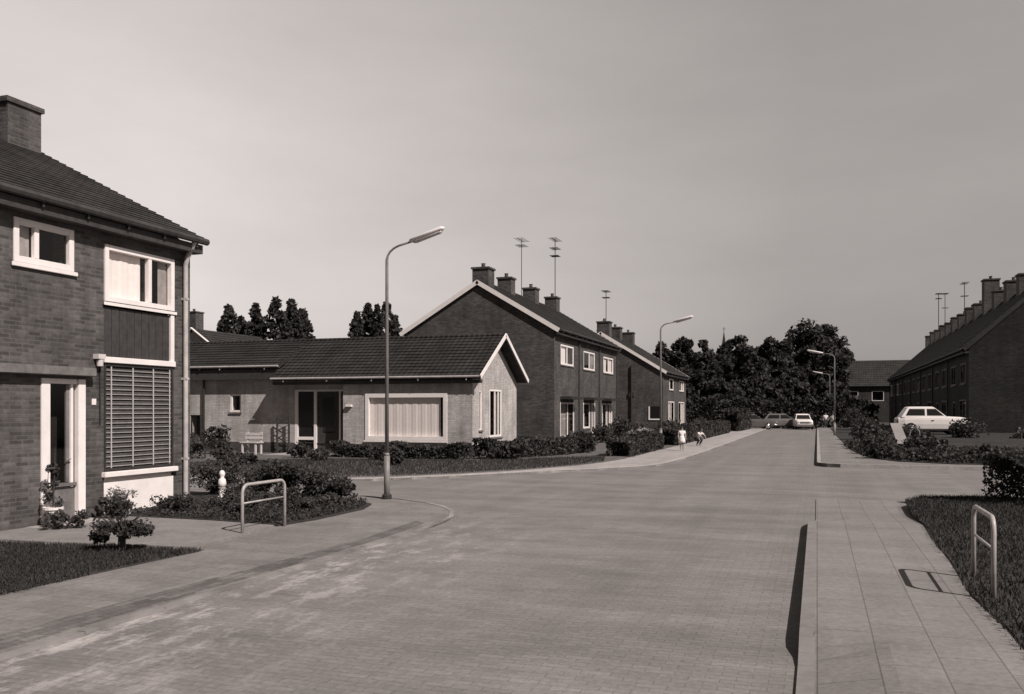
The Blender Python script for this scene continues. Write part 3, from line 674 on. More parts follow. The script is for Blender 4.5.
# ------------------------------------------------------------------ right-hand row (its street front in shade)
RL = ['',
      'nearest house of the dark right-hand row, with its plain gable behind the white car',
      'second house of the dark right-hand row, just beyond the one with the plain gable',
      'house of the dark right-hand row with the tallest chimney, cut by the picture edge',
      'house of the dark right-hand row carrying the rightmost aerial',
      'house of the dark right-hand row next beyond the one with the rightmost aerial',
      'house of the dark right-hand row with two thin aerials close together',
      'farthest house of the dark right-hand row, its roof end meeting the long low roof']
for i in range(1, 8):
    y0, y1 = 47.5+i*8.1, 47.5+(i+1)*8.1-.003
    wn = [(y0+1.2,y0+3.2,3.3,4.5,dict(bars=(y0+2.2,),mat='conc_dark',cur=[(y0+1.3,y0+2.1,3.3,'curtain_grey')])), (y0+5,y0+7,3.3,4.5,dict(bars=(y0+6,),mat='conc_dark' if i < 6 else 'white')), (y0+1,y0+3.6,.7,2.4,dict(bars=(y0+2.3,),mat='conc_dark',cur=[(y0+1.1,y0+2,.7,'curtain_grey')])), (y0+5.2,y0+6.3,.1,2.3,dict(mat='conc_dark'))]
    ch = [(12, y0+1.6, 8.6, 11.3 if i == 3 else 10.1, .5, 1.1, 1), (12, y0+5.8, 8.6, 10.0, .5, 1.0, 1)]
    ae = {4: [(12, y0+5.8, 9.8, 12.7, ((0,1.3),(-1.1,.5)), False, .03)], 6: [(12, y0+2.0, 9.8, 13.3, ((0,1.0),(-1.4,.4)), False, .03), (12, y0+7.0, 9.0, 13.9, ((0,.9),(-.5,.6)), False, .035)]}.get(i, [])
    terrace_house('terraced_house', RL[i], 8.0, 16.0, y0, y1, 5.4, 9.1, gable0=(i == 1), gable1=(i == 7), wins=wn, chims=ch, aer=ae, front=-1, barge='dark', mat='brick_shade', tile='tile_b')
# house that closes the street beyond, ridge across the view
e = thing('brick_house', 'long dark-roofed house closing the view at the far end, between big tree and right-hand row', 'house', (11, 142, 0))
fe = Face('y', 138, -1); m = MB(); fe.wall(m, 2, 24, -.05, 5.2, [(4+i*3.4,5.6+i*3.4,3.0,4.4) for i in range(6)])
m.quad((2,138,-.05),(2,147,-.05),(2,147,5.2),(2,142.5,8.8),(2,138,5.2)); m.quad((24,138,-.05),(24,147,-.05),(24,147,5.2),(24,142.5,8.8),(24,138,5.2)); m.quad((2,147,-.05),(24,147,-.05),(24,147,5.2),(2,147,5.2)); m.build('wall', 'brick_far', e)
m = MB(); roof_plane(m, (1.6,137.6,5.1),(24.4,137.6,5.1),(1.6,142.5,9.0),(24.4,142.5,9.0), 14); roof_plane(m, (24.4,147.4,5.1),(1.6,147.4,5.1),(24.4,142.5,9.0),(1.6,142.5,9.0), 14); m.build('roof', 'tile_far', e)
for i in range(6): fe.window(e, 4+i*3.4,5.6+i*3.4,3.0,4.4, .08, sill=False, rec=.0)
# church spire over the trees
c = thing('church', 'thin dark church spire poking up above the far trees', 'church', (-24.5, 255.7, 0))
cx, cy = -24.5, 255.7
m = MB(); m.box(cx-1.8,cx+1.8,cy-1.8,cy+1.8,-.05,14); m.build('tower', 'brick_far', c)
m = MB(); m.loft([[(cx+w*sx,cy+w*sy,z) for sx, sy in ((-1,-1),(1,-1),(1,1),(-1,1))] for w, z in ((1.9,14),(1.2,15.6),(.7,18.5),(.28,21.5),(.05,23.4))]); m.build('spire', 'tile_far', c)
m = MB(); m.tube([(cx,cy,23.2),(cx,cy,24.6)], .08, 6); m.tube([(cx-.4,cy,24.1),(cx+.4,cy,24.1)], .06, 6); m.build('cross', 'dark', c)

# ------------------------------------------------------------------ street lamps
def lamp(label, x, y, hgt, dx, dy, reach=1.35, s=1.0):
    t = thing('street_lamp', label, 'street lamp', (x, y, 0), 'street lamps along the street')
    L = math.hypot(dx, dy); ux, uy = dx/L, dy/L; P = lambda q, z: (x+ux*q, y+uy*q, z); h = hgt
    m = MB(); m.tube([(x,y,-.02),(x,y,.9)], .062*s, 12); m.tube([(x,y,.9),(x,y,.96)], [.062*s,.045*s], 12)
    pts = [(x,y,.96),(x,y,h-.55)]+[P(.42*(1-math.cos(a)), h-.55+.30*math.sin(a)) for a in (.3,.6,.9,1.2)]+[P(.62*reach/1.35, h-.2)]
    m.tube(pts, [.043*s,.032*s]+[.022*s]*5, 10); m.build('pole', 'pole', t, smooth=True)
    m = MB(); m.lathe([(.10*s,-.01),(.10*s,.1),(.068*s,.13)], (x,y,.0), 12); m.build('base_collar', 'dark', t)
    a, bq = Vector(P(.55*reach/1.35, h-.215)), Vector(P(reach, h)); v = (bq-a).normalized(); side = Vector((-uy,ux,0)); up = side.cross(v); up = up if up.z > 0 else -up
    def sec(c, w, hh, o=0): return [tuple(c+side*w*math.cos(q)+up*(hh*math.sin(q)+o)) for q in [i*math.pi/5 for i in range(10)]]
    m = MB(); ln = (bq-a).length
    m.loft([sec(a+v*ln*q, w*s, hh*s, .02) for q, w, hh in ((0,.03,.02),(.06,.075,.045),(.5,.085,.05),(.93,.08,.045),(1,.03,.02))]); m.build('lamp_head', 'white', t, smooth=True)
    m = MB(); m.loft([sec(a+v*ln*q, w*s, hh*s, -.035) for q, w, hh in ((.1,.03,.015),(.18,.06,.035),(.85,.06,.035),(.92,.03,.015))]); m.build('lamp_lens', 'lens', t, smooth=True)
    return t
lamp('nearest street lamp, on the left corner in front of the bungalow', -8.28, 16.51, 5.42, 1, -.06, 1.3)
lamp('street lamp on the left pavement before the far brick houses', -6.85, 41.65, 6.05, 1, -.2, 1.55, 1.15)
lamp('nearer of the two lamps on the right pavement, arm pointing left over the road', 1.1, 63.2, 5.75, -1, -.1, 1.75, 1.15)
lamp('most distant street lamp, arm showing just below the one of the nearer right-hand lamp', 1.3, 103, 5.9, -1, 0, 1.75, 1.3)

# ------------------------------------------------------------------ hoop rails
def hoop(label, x, y0, y1, h, z=.05):
    t = thing('hoop_rail', label, 'railing', (x, (y0+y1)/2, z), 'tubular hoop rails at the garden corners'); r = .12
    P = [(x,y0,z-.1),(x,y0,z+h-r)]+[(x,y0+r*(1-math.cos(a)),z+h-r+r*math.sin(a)) for a in (.4,.8,1.2)]+[(x,y0+r,z+h),(x,y1-r,z+h)]+[(x,y1-r+r*math.sin(a),z+h-r*(1-math.cos(a))) for a in (.4,.8,1.2)]+[(x,y1,z+h-r),(x,y1,z-.1)]
    m = MB(); m.tube(P, .024, 10); m.build('hoop', 'steel', t, smooth=True)
    m = MB(); m.tube([(x,y0,z+h*.62),(x,y1,z+h*.62)], .014, 8); m.build('cross_bar', 'steel', t, smooth=True)
hoop('bent tube rail standing at the corner of the left flower bed', -7.86, 11.06, 12.15, .70)
hoop('bent tube rail standing in the grass at the right edge of the picture', 1.52, 9.15, 10.25, .76, .10)

# ------------------------------------------------------------------ garden things at the left
o = thing('flower_pot', 'white flower pot with a straggling plant beside the front door of the left house', 'plant pot', (-11.02, 10.74, .06))
m = MB(); m.lathe([(.09,0),(.13,.24),(.15,.26),(.15,.30),(.12,.29)], (-11.02,10.74,.06), 16); m.build('pot', 'white', o)
P = clump_points(420, 12, spindle(.11,.05,.75), .08); leaf_mesh('foliage', leaves(P+np.array([0,0,.25]), .045), 'leaf2', o)
m = MB(); m.tube([(0,0,.3),(.03,0,.9),(0,.04,1.2)], [.012,.009,.004], 6); m.build('stem', 'bark', o, org=(0,0,0))
o = thing('garden_ornament', 'small white stone figure on a pedestal among shrubs beyond the left house', 'statue', (-11.28, 15.2, .04))
m = MB(); m.lathe([(.10,0),(.10,.05),(.06,.08),(.05,.2),(.07,.24)], (-11.28,15.2,.04), 12); m.build('pedestal', 'white', o)
m = MB(); m.lathe([(.065,.24),(.085,.32),(.07,.40),(.035,.44),(.055,.48),(.062,.52),(.04,.57),(.01,.585)], (-11.28,15.2,.04), 12); m.build('figure', 'white', o, smooth=True)
t = thing('dwarf_tree', 'flat-topped little shrub on a short dark stem at the edge of the left lawn', 'shrub', (-8.42, 9.3, .06))
m = MB(); m.tube([(0,0,-.05),(0,0,.18),(.02,0,.34)], [.05,.045,.035], 8)
for i in range(6): a = i*1.05; m.tube([(0,0,.22),(math.cos(a)*.25, math.sin(a)*.25,.42)], [.02,.008], 5)
m.build('trunk', 'bark', t, org=(0,0,0))
leaf_mesh('crown', leaves(np.concatenate([clump_points(2200, 30, ell(.40,.34,.08,.27,.1), .09), clump_points(1100, 16, ell(.24,.24,.04,.24,.1), .07)+np.array([.22,.05,0]), clump_points(700, 12, ell(.2,.16,.05,.15,.1), .07)+np.array([-.38,.0,0])]), .036), 'leaf', t)
shrub('shrub', 'loose grey-green shrub in front of the white panel of the left house', 'shrub', (-11.0, 12.1, .06), .32, .6, 1100, .035, 'flower')
shrub('shrub', 'low dark shrub at the foot of the brick wall right of the front door', 'shrub', (-10.9, 11.9, .06), .42, .38, 700, .055)
shrub('shrub', 'low plant under the flower pot beside the left front door', 'shrub', (-10.7, 10.6, .06), .5, .26, 700, .05, 'leaf2')
BP = [(-10.6,13.0,.5,.4,'leaf'),(-9.9,13.6,.55,.38,'leaf2'),(-9.2,13.0,.45,.3,'leaf'),(-8.6,13.7,.5,.28,'leaf'),(-8.4,14.7,.5,.32,'leaf2'),(-9.4,14.6,.55,.4,'leaf'),(-10.4,14.5,.6,.5,'leaf2')]
BL = ['low plant nearest the white panel in the left flower bed','low spreading plant in the middle of the left flower bed','dark low plant at the near edge of the left flower bed','flat dark plant behind the left hoop rail','low plant at the rounded tip of the left flower bed, nearest the lamp post','dark plant in the middle of the bed between hoop rail and tall shrubs','pale bushy plant beside the downpipe of the left house']
for (x, y, r, h, mt), l in zip(BP, BL): shrub('bedding_plant', l, 'plant', (x, y, .05), r, h*.8, 1700, .038, mt, 'bedding plants in the left flower bed')
SP = [(-12.9,15.7,.7,1.05,'leaf'),(-11.9,16.1,.65,.85,'leaf2'),(-11.1,16.35,.6,.75,'leaf'),(-10.35,16.2,.6,.9,'leaf'),(-9.6,16.0,.5,.7,'leaf2'),(-9.05,15.95,.36,.5,'leaf'),(-14.0,15.6,.8,1.2,'leaf')]
SL = ['tall dark shrub just right of the left house downpipe','bushy shrub behind the white garden figure','dark shrub to the right of the white garden figure','tallest dark shrub behind the far post of the left hoop rail','mid-toned shrub between hoop rail and lamp post','small round shrub nearest to the lamp post on the left corner','big dark shrub half hidden behind the corner of the left house']
for (x, y, r, h, mt), l in zip(SP, SL): shrub('shrub', l, 'shrub', (x, y, .05), r, h*.88, 4200, .048, mt, 'shrubs at the end of the left garden')
# bungalow garden
hedge('garden_hedge', 'low dark hedge under the wide bungalow window', [(-17.0,29.6),(-11.6,29.4)], .7, .5, 900, .085)
hedge('garden_hedge', 'low hedge in front of the bungalow gable end beside the lawn', [(-11.2,29.6),(-9.6,33.5),(-9.2,37)], .8, .62, 800, .09)
hedge('garden_hedge', 'straight dark hedge along the left pavement, in front of the terraced houses', [(-7.0,33),(-7.0,40.5),(-7.6,43)], .9, .62, 800, .10)
hedge('garden_hedge', 'dark hedge before the far brick houses, behind the far left lamp', [(-6.9,44),(-6.8,58),(-6.7,70)], .9, .8, 500, .13)
hedge('garden_hedge', 'rough low hedge in the left part of the bungalow garden', [(-26,26.0),(-20.6,26.5)], .9, .75, 700, .09, 'leaf2')
GS = [(-22.4,29.9,.75,1.15,'leaf'),(-23.6,29.8,.8,.8,'leaf'),(-17.8,28.6,.7,.5,'leaf2'),(-16.2,27.2,.6,.42,'leaf'),(-12.6,25.6,.55,.5,'leaf'),(-14.4,28.4,.9,.55,'leaf'),(-19.0,25.8,.8,.6,'leaf2'),(-17.3,24.6,.5,.4,'leaf'),(-10.2,30.2,.7,.7,'leaf'),(-9.0,35.5,.9,1.1,'leaf'),(-10.8,46.6,.9,1.1,'leaf'),(-10.6,50.4,1.0,1.3,'leaf'),(-10.6,55.5,.9,.95,'leaf'),(-9.6,62,1.2,1.1,'leaf'),(-8.4,71,1.0,1.2,'leaf2'),(-9.0,47.8,.9,.8,'flower')]
GL = ['pointed dark bush against the bungalow wall below the small white window','dark bush beside the bungalow downpipe','low rounded shrub right of the bungalow doorstep','small shrub on the bungalow lawn behind the lamp post','small dark bush at the lawn edge to the right of the near lamp post','low dark shrub before the wide bungalow window','loose shrub in the bungalow garden seen over the left flower bed','small shrub by the side street left of the near lamp post','rounded bush at the right corner of the bungalow','bush between bungalow gable and pavement hedge','dark bush under the ground-floor window of the big gabled house','dense bush in front of the middle terraced house','bush in front of the far terraced house with the tall aerial','dark bush below the low gable window of the far brick house','leafy bush under the white-curtained windows of the far brick house','pale flowering bush in the terrace front garden']
for (x, y, r, h, mt), l in zip(GS, GL): shrub('shrub', l, 'shrub', (x, y, .07), r, h, 1300, .06+.0022*y*.5, mt, 'front garden shrubs along the left side')
# right side planting
hedge('garden_hedge', 'clipped dark hedge end at the right edge beside the side road', [(3.1,19.4),(9,19.3)], .8, .8, 2200, .06, z0=.12)
RS = [(2.2,34.2,.9,.55,'leaf'),(3.4,33.0,1.0,.5,'leaf2'),(5.2,32.6,1.2,.55,'leaf'),(2.3,37.5,.9,.8,'leaf'),(3.8,36.6,1.1,.7,'leaf'),(6.3,44.9,1.2,1.5,'leaf'),(8.6,44.6,1.2,.8,'leaf2'),(2.3,42,.9,1.0,'leaf'),(2.2,47,.9,1.2,'leaf'),(2.4,54,1.1,1.4,'leaf'),(2.5,70,1.2,1.6,'leaf'),(3.0,80,1.4,2.0,'leaf'),(9.2,36.6,1.6,1.0,'leaf'),(8.4,32.2,1.2,.5,'leaf'),(4.35,46.0,1.0,.85,'leaf')]
RLb = ['low plant at the near corner of the right-hand garden','small pale plant in the right-hand garden edge by the side road','low dark plant along the right side road pavement','dark shrub behind the near corner of the right garden','round shrub left of the big bush that hides the car wheels','large dark bush hiding the wheels of the parked white car','mid-toned bush in front of the nose of the parked white car','shrub by the right pavement, left of the white slanted board','shrub on the right pavement edge between board and lamp','dense shrub close behind the white car on the street side','dark shrub beside the foot of the right-hand lamp','far dark shrub by the right pavement near the walkers','dark bush at the right picture edge in the right-hand garden','low plant at the right picture edge by the side road','dark bush in front of the rear wheel of the parked white car']
for (x, y, r, h, mt), l in zip(RS, RLb): shrub('shrub', l, 'shrub', (x, y, .13), r, h, 1500, .1, mt, 'shrubs in the right-hand garden')
t = thing('conifer', 'dark cone-shaped conifer at the right picture edge casting its pointed shadow on the side road', 'conifer', (4.15, 18.1, .12))
leaf_mesh('foliage', leaves(clump_points(6000, 160, spindle(.55,.15,2.7,1.0), .13), .07), 'leaf', t)
m = MB(); m.tube([(0,0,-.1),(0,0,1.4),(0,0,2.6)], [.06,.04,.01], 8); m.build('trunk', 'bark', t, org=(0,0,0))
t = thing('slanted_board', 'small white board leaning at a slant among the dark bushes left of the white car', 'board', (3.35, 41.5, .14))
m = MB(); m.add([(2.95,41.5,1.25),(3.35,41.5,1.25),(3.75,41.5,.2),(3.3,41.5,.2),(2.95,41.55,1.25),(3.35,41.55,1.25),(3.75,41.55,.2),(3.3,41.55,.2)], [(0,1,2,3),(7,6,5,4),(0,4,5,1),(1,5,6,2),(2,6,7,3),(3,7,4,0)]); m.build('panel', 'offwhite', t)
m = MB(); m.tube([(3.6,41.6,.14),(3.75,41.6,.9),(3.95,41.6,1.1),(4.1,41.6,.9),(4.15,41.6,.14)], .03, 6); m.build('support', 'pole', t)

# ------------------------------------------------------------------ cars
def car(label, loc, rz, paint, sc=1.0, kx=1.0):
    t = thing('parked_car', label, 'car', (0,0,0))
    st = [(-2.02,.60,.46,.76),(-1.97,.70,.34,.84),(-1.6,.76,.24,.90),(-.6,.785,.22,.91),(.6,.785,.22,.91),(1.0,.78,.22,.90),(1.7,.75,.25,.87),(2.0,.71,.33,.83),(2.08,.62,.46,.74)]
    def sec(x, hw, zb, zt):
        q = [(.84,zb),(.97,zb+.08),(1,zb+(zt-zb)*.45),(.985,zt-.16),(.95,zt-.05),(.82,zt),(.4,zt+.02)]
        return [(x, y*hw, z) for y, z in q]+[(x, -y*hw, z) for y, z in reversed(q)]
    m = MB(); m.loft([sec(*s) for s in st]); m.build('body', paint, t, smooth=False, org=(0,0,0))
    gl = [(-1.78,.69,.88),(.86,.69,.88)]; rear_top = -1.42; ft = .16
    B = [(-1.80,-.70,.885),(.88,-.70,.885),(.88,.70,.885),(-1.80,.70,.885)]; T = [(rear_top,-.56,1.36),(ft,-.56,1.36),(ft,.56,1.36),(rear_top,.56,1.36)]
    T2 = [(rear_top+.12,-.44,1.41),(ft-.12,-.44,1.41),(ft-.12,.44,1.41),(rear_top+.12,.44,1.41)]
    m = MB(); m.loft([B, T, T2]); m.build('cabin', paint, t, org=(0,0,0))
    def lerp(a, b_, q): return tuple(a[i]+(b_[i]-a[i])*q for i in range(3))
    def side(sy, x0b, x1b, x0t, x1t, name='side_window'):
        m = MB(); y0, y1 = .70-.14*.15, .70-.14*.86; z0, z1 = .885+.475*.15, .885+.475*.86
        m.quad((x0b,sy*(y0+.006),z0),(x1b,sy*(y0+.006),z0),(x1t,sy*(y1+.006),z1),(x0t,sy*(y1+.006),z1)); m.build(name, 'car_glass', t, org=(0,0,0))
    for sy in (-1, 1):
        side(sy, -.30,.68,-.30,.22); side(sy, -1.55,-.42,-1.32,-.42)
    def end(xb, xt, sg, name):
        m = MB(); q0, q1 = .12, .88; x0, x1 = xb+(xt-xb)*q0, xb+(xt-xb)*q1; y0, y1 = .70-.14*q0-.07, .70-.14*q1-.06; z0, z1 = .885+.475*q0, .885+.475*q1; e = .007*sg
        m.quad((x0+e,-y0,z0),(x0+e,y0,z0),(x1+e,y1,z1),(x1+e,-y1,z1)); m.build(name, 'car_glass', t, org=(0,0,0))
    end(.88, ft, 1, 'windscreen'); end(-1.80, rear_top, -1, 'rear_window')
    for x in (-1.25, 1.28):
        for sy in (-1, 1):
            m = MB(); k = [(.0,.20),(.02,.29),(.05,.305),(.12,.305),(.15,.29),(.165,.20)]
            vs = []; n = 18
            for yy, r in k:
                for i in range(n): a = 2*math.pi*i/n; vs.append((x+math.cos(a)*r, sy*(.62+yy), .305+math.sin(a)*r))
            m.add(vs, [(i*n+j, i*n+(j+1)%n, (i+1)*n+(j+1)%n, (i+1)*n+j) for i in range(len(k)-1) for j in range(n)])
            w = m.build('wheel', 'tyre', t, org=(0,0,0))
            m = MB(); vs = []
            for yy, r in ((.15,.20),(.165,.17),(.175,.08),(.19,.05)):
                for i in range(n): a = 2*math.pi*i/n; vs.append((x+math.cos(a)*r, sy*(.62+yy), .305+math.sin(a)*r))
            m.add(vs, [(i*n+j, i*n+(j+1)%n, (i+1)*n+(j+1)%n, (i+1)*n+j) for i in range(3) for j in range(n)]+[tuple(3*n+j for j in range(n))]); m.build('rim', 'chrome', w, org=(0,0,0))
    for x, sg in ((2.12,1),(-2.06,-1)):
        m = MB(); m.tube([(x-sg*.25,-.74,.44),(x-.02*sg,-.68,.44),(x,-.4,.44),(x,.4,.44),(x-.02*sg,.68,.44),(x-sg*.25,.74,.44)], .05, 8); m.build('bumper', 'chrome', t, org=(0,0,0))
    m = MB(); m.box(2.02,2.085,-.42,.42,.55,.68); m.build('grille', 'dark', t, org=(0,0,0))
    for sy in (-1, 1):
        m = MB(); m.tube([(1.98,sy*.54,.64),(2.09,sy*.54,.64)], [.1,.085], 12); m.build('headlight', 'lens', t, org=(0,0,0))
        m = MB(); m.box(-2.04,-1.95,sy*.48,sy*.62,.6,.72); m.build('tail_light', 'dark', t, org=(0,0,0))
    for sy in (-1, 1):
        m = MB(); m.box(-.05,.1,sy*.785,sy*.81,.72,.74); m.build('door_handle', 'chrome', t, org=(0,0,0))
    if kx != 1.0:                       # shorter wheelbase and overhangs, round wheels kept
        def squeeze(o):
            xs = [v.co.x for v in o.data.vertices]; c = (min(xs)+max(xs))/2
            for v in o.data.vertices: v.co.x = v.co.x+c*(kx-1) if o.name.startswith(('wheel', 'rim')) else v.co.x*kx
            for ch in o.children: squeeze(ch)
        for ch in t.children: squeeze(ch)
    t.location = loc; t.rotation_euler.z = rz; t.scale = (sc,)*3; return t
car('white saloon car parked nose-right on the garden bank behind bushes on the right', (5.45, 50.4, .56), R_(4), 'car_white', sc=1.0, kx=.80)
car('small white car facing the camera in the middle of the far road end', (-1.25, 86.5, 0), R_(-84), 'car_white')
car('dark car parked broadside at the left of the far road end, nearest to the hedge', (-5.6, 84.5, 0), R_(14), 'car_mid')
car('mid-grey car standing just left of the small white car at the far road end', (-3.0, 88.8, 0), R_(6), 'car_grey')

# ------------------------------------------------------------------ people
def skin_mesh(name, V, E, Rr, mat, parent, sub=1):
    me = bpy.data.meshes.new(name); me.from_pydata(V, E, []); o = bpy.data.objects.new(name, me); COL.objects.link(o)
    sk = o.modifiers.new('Skin', 'SKIN'); sk.use_smooth_shade = True
    if not me.skin_vertices: me.skin_vertices.new()
    for i, r in enumerate(Rr):
        d = me.skin_vertices[0].data[i]; d.radius = (r, r) if not isinstance(r, tuple) else r; d.use_root = (i == 0)
    ss = o.modifiers.new('Sub', 'SUBSURF'); ss.levels = ss.render_levels = sub
    dg = bpy.context.evaluated_depsgraph_get(); me2 = bpy.data.meshes.new_from_object(o.evaluated_get(dg))
    o.modifiers.clear(); o.data = me2; bpy.data.meshes.remove(me); me2.name = name
    me2.materials.clear(); me2.materials.append(MAT[mat])
    o.parent = parent; return o
def person(label, loc, rz, H, top, bottom, pose='stand', dress=False, hair='hair'):
    t = thing('person', label, 'person', (0,0,0)); k = H
    if pose == 'crouch':
        J = dict(pel=(0,.06,.30), sp=(0,.0,.40), ch=(0,-.10,.50), nk=(0,-.15,.575), hd=(0,-.19,.66), ht=(0,-.2,.72), kn=(.08,-.17,.28), an=(.08,.02,.035), toe=(.09,-.09,.02), sh=(.11,-.11,.53), el=(.13,-.24,.44), wr=(.09,-.33,.36), ha=(.085,-.37,.335))
    else:
        J = dict(pel=(0,0,.53), sp=(0,.01,.62), ch=(0,.005,.73), nk=(0,.0,.835), hd=(0,-.01,.915), ht=(0,-.005,.965), kn=(.055,-.01 if pose == 'stand' else -.07,.28), an=(.055,.015 if pose == 'stand' else .03,.04), toe=(.06,-.085,.02), sh=(.115,.0,.785), el=(.15,.02,.64), wr=(.145,-.04,.52), ha=(.142,-.06,.475))
    V = []; Rr = []; E = []
    def a(p, r, pr=None):
        V.append(tuple(c*k for c in p)); Rr.append(r*k if not isinstance(r, tuple) else tuple(q*k for q in r))
        if pr is not None: E.append((pr, len(V)-1))
        return len(V)-1
    mir = lambda p, s: (p[0]*s, p[1], p[2])
    pel = a(J['pel'], .075); sp = a(J['sp'], .068, pel); ch = a(J['ch'], .085, sp); nk = a(J['nk'], .034, ch); hd = a(J['hd'], .058, nk); ht = a(J['ht'], .042, hd)
    a((J['hd'][0], J['hd'][1]-.068, J['hd'][2]-.005), .010, hd)     # nose
    for s in (-1, 1):
        a((s*.064, J['hd'][1]+.01, J['hd'][2]), .010, hd)            # ear
        sh = a(mir(J['sh'], s), .036, ch); el = a(mir(J['el'], s), .027, sh); wr = a(mir(J['wr'], s), .018, el); ha = a(mir(J['ha'], s), .020, wr)
        hx, hy, hz = mir(J['ha'], s); dv = Vector(J['ha'])-Vector(J['wr']); dv.normalize()
        for i, (L, oy) in enumerate(((.04,-.018),(.048,-.006),(.045,.006),(.036,.018))): a((hx+dv.x*s*L, hy+dv.y*L+oy, hz+dv.z*L), .0055, ha)
        a((hx-s*.008, hy-.03, hz-.008), .006, ha)                     # thumb
        hp = a((s*.055+J['pel'][0], J['pel'][1], J['pel'][2]-.03), .06, pel)
        kn = a(mir(J['kn'], s), .042, hp); an = a(mir(J['an'], s), .026, kn); a(mir(J['toe'], s), .022, an)
    skin_mesh('body', V, E, Rr, 'skin', t)
    def part(nm, pts, mat):
        VV = []; EE = []; RR = []; idx = {}
        for key, p, r, pr in pts:
            idx[key] = len(VV); VV.append(tuple(c*k for c in p)); RR.append(r*k)
            if pr: EE.append((idx[pr], idx[key]))
        skin_mesh(nm, VV, EE, RR, mat, t)
    pts = [('pel', (J['pel'][0], J['pel'][1], J['pel'][2]+.01), .088, None), ('sp', J['sp'], .08, 'pel'), ('ch', J['ch'], .097, 'sp'), ('nk', tuple(J['nk'][i]*.75+J['ch'][i]*.25 for i in range(3)), .052, 'ch')]
    for s in (-1, 1): pts += [('sh%d' % s, mir(J['sh'], s), .046, 'ch'), ('el%d' % s, tuple(mir(J['sh'], s)[i]*.3+mir(J['el'], s)[i]*.7 for i in range(3)), .040, 'sh%d' % s)]
    part('shirt', pts, top)
    if dress:
        m = MB(); z = J['pel'][2]; m.lathe([(.15*k,(z-.20)*k),(.135*k,(z-.1)*k),(.105*k,z*k),(.09*k,(z+.08)*k)], (0,0,0), 14); m.build('skirt', bottom, t, smooth=True, org=(0,0,0))
    else:
        pts = [('pel', J['pel'], .086, None)]
        for s in (-1, 1): pts += [('hp%d' % s, (s*.055, J['pel'][1], J['pel'][2]-.03), .068, 'pel'), ('kn%d' % s, mir(J['kn'], s), .052, 'hp%d' % s), ('an%d' % s, tuple(mir(J['an'], s)[i]*.85+mir(J['kn'], s)[i]*.15 for i in range(3)), .040, 'kn%d' % s)]
        part('trousers', pts, bottom)
    m = MB(); hx, hy, hz = J['hd']; m.lathe([(.066*k,-.02*k),(.072*k,.02*k),(.062*k,.055*k),(.035*k,.078*k),(.005*k,.084*k)], (hx*k,(hy+.014)*k,(hz)*k), 14); m.build('hair', hair, t, smooth=True, org=(0,0,0))
    t.location = loc; t.rotation_euler.z = rz; return t
person('child in white standing on the left pavement edge beside the far lamp', (-5.5, 39.0, .06), R_(20), 1.05, 'cloth_white', 'cloth_white', dress=True)
person('child in a white shirt crouching at the kerb to the right of the standing child', (-5.45, 44.2, .07), R_(50), 1.15, 'cloth_white', 'cloth_dark', 'crouch')
person('walker in white top, leftmost of the three near the far right lamp', (.75, 88, .11), R_(10), 1.42, 'cloth_white', 'cloth_dark', 'walk')
person('walker in pale clothes, middle of the three near the far right lamp', (1.35, 86, .11), R_(-20), 1.38, 'cloth_white', 'cloth_mid', 'stand')
person('walker partly behind the lamp post, rightmost of the three by the far right lamp', (2.75, 85, .14), R_(30), 1.45, 'cloth_white', 'cloth_dark', 'walk')

# ------------------------------------------------------------------ trees
def at(u, d):
    l = (u-512)/900*d; F = (-.32096, .94709); R = (.94709, .32096); return (d*F[0]+l*R[0], d*F[1]+l*R[1], -.06)
def zt(v, d): return 1.85+(409-v)/900*d
# big round tree and the mass to its left
BT = [(815,128,322,'big round-headed tree, tallest at the far end of the street',40,'r'),
      (770,125,337,'broad tree touching the left side of the big round-headed tree',27,'r'),
      (738,118,341,'dark tree under the church spire',30,'r'),
      (706,112,343,'dark tree next right of the far white-curtained house',20,'r'),
      (684,105,338,'tree showing just right above the last brick house on the left',18,'r'),
      (846,140,352,'tree at the right foot of the big round-headed tree',14,'r'),
      (792,108,372,'smaller tree standing in front of the gap under the big round-headed tree',22,'r'),
      (755,104,378,'low spreading tree above the dark parked car',24,'r'),
      (720,98,380,'low leafy tree rising over the hedge end to the right of the two children',22,'r'),
      (834,112,383,'smaller tree behind the right-hand lamp post',18,'r')]
for i, (u, d, v, l, wpx, kd) in enumerate(BT):
    h = zt(v, d)*1.05; r = wpx*d/900
    tree('broadleaf_tree', l, 'tree', at(u, d), int(20000+r*1800), 190, ell(r*.9, r*.9, h*.46, h*.52, .3), r*.2, .42, (h*.5, .28, h*.8, 7, r*.6), 'leaf3', 'trees closing the street', rot=i)
hedge('boundary_hedge', 'tall dark hedge closing the far end of the road behind the parked cars', [(-15,93),(-7,93.5),(1,94),(5.5,95)], 1.6, 2.6, 260, .28, 'leaf3', z0=-.02)
hedge('boundary_hedge', 'dark hedge along the left roadside after the last brick house', [(-6.6,74),(-6.3,84)], 1.3, 1.5, 400, .2, 'leaf3')
PO = [(229,92,304,7,'leftmost of the pointed trees above the bungalow roof'),(241,95,316,6,'low pointed tree, second from the left above the bungalow roof'),(256,93,303,6,'slim pointed tree, third from the left above the bungalow roof'),
      (276,90,297,8,'tallest pointed tree above the bungalow roof'),(291,92,298,7,'pointed tree directly right of the tallest one above the bungalow roof'),(302,96,309,8,'rightmost pointed tree of the left group above the bungalow roof'),
      (249,99,322,9,'bushy low tree filling the gap in the left group above the bungalow roof'),
      (357,90,311,6,'leftmost pointed tree behind the near lamp post'),(368,91,302,6,'pointed tree just left of the near lamp post top'),(377,89,303,5,'pointed tree directly behind the near lamp post'),(387,92,300,6,'tallest pointed tree right of the near lamp post'),(395,95,315,5,'rightmost small pointed tree next to the big white-edged gable')]
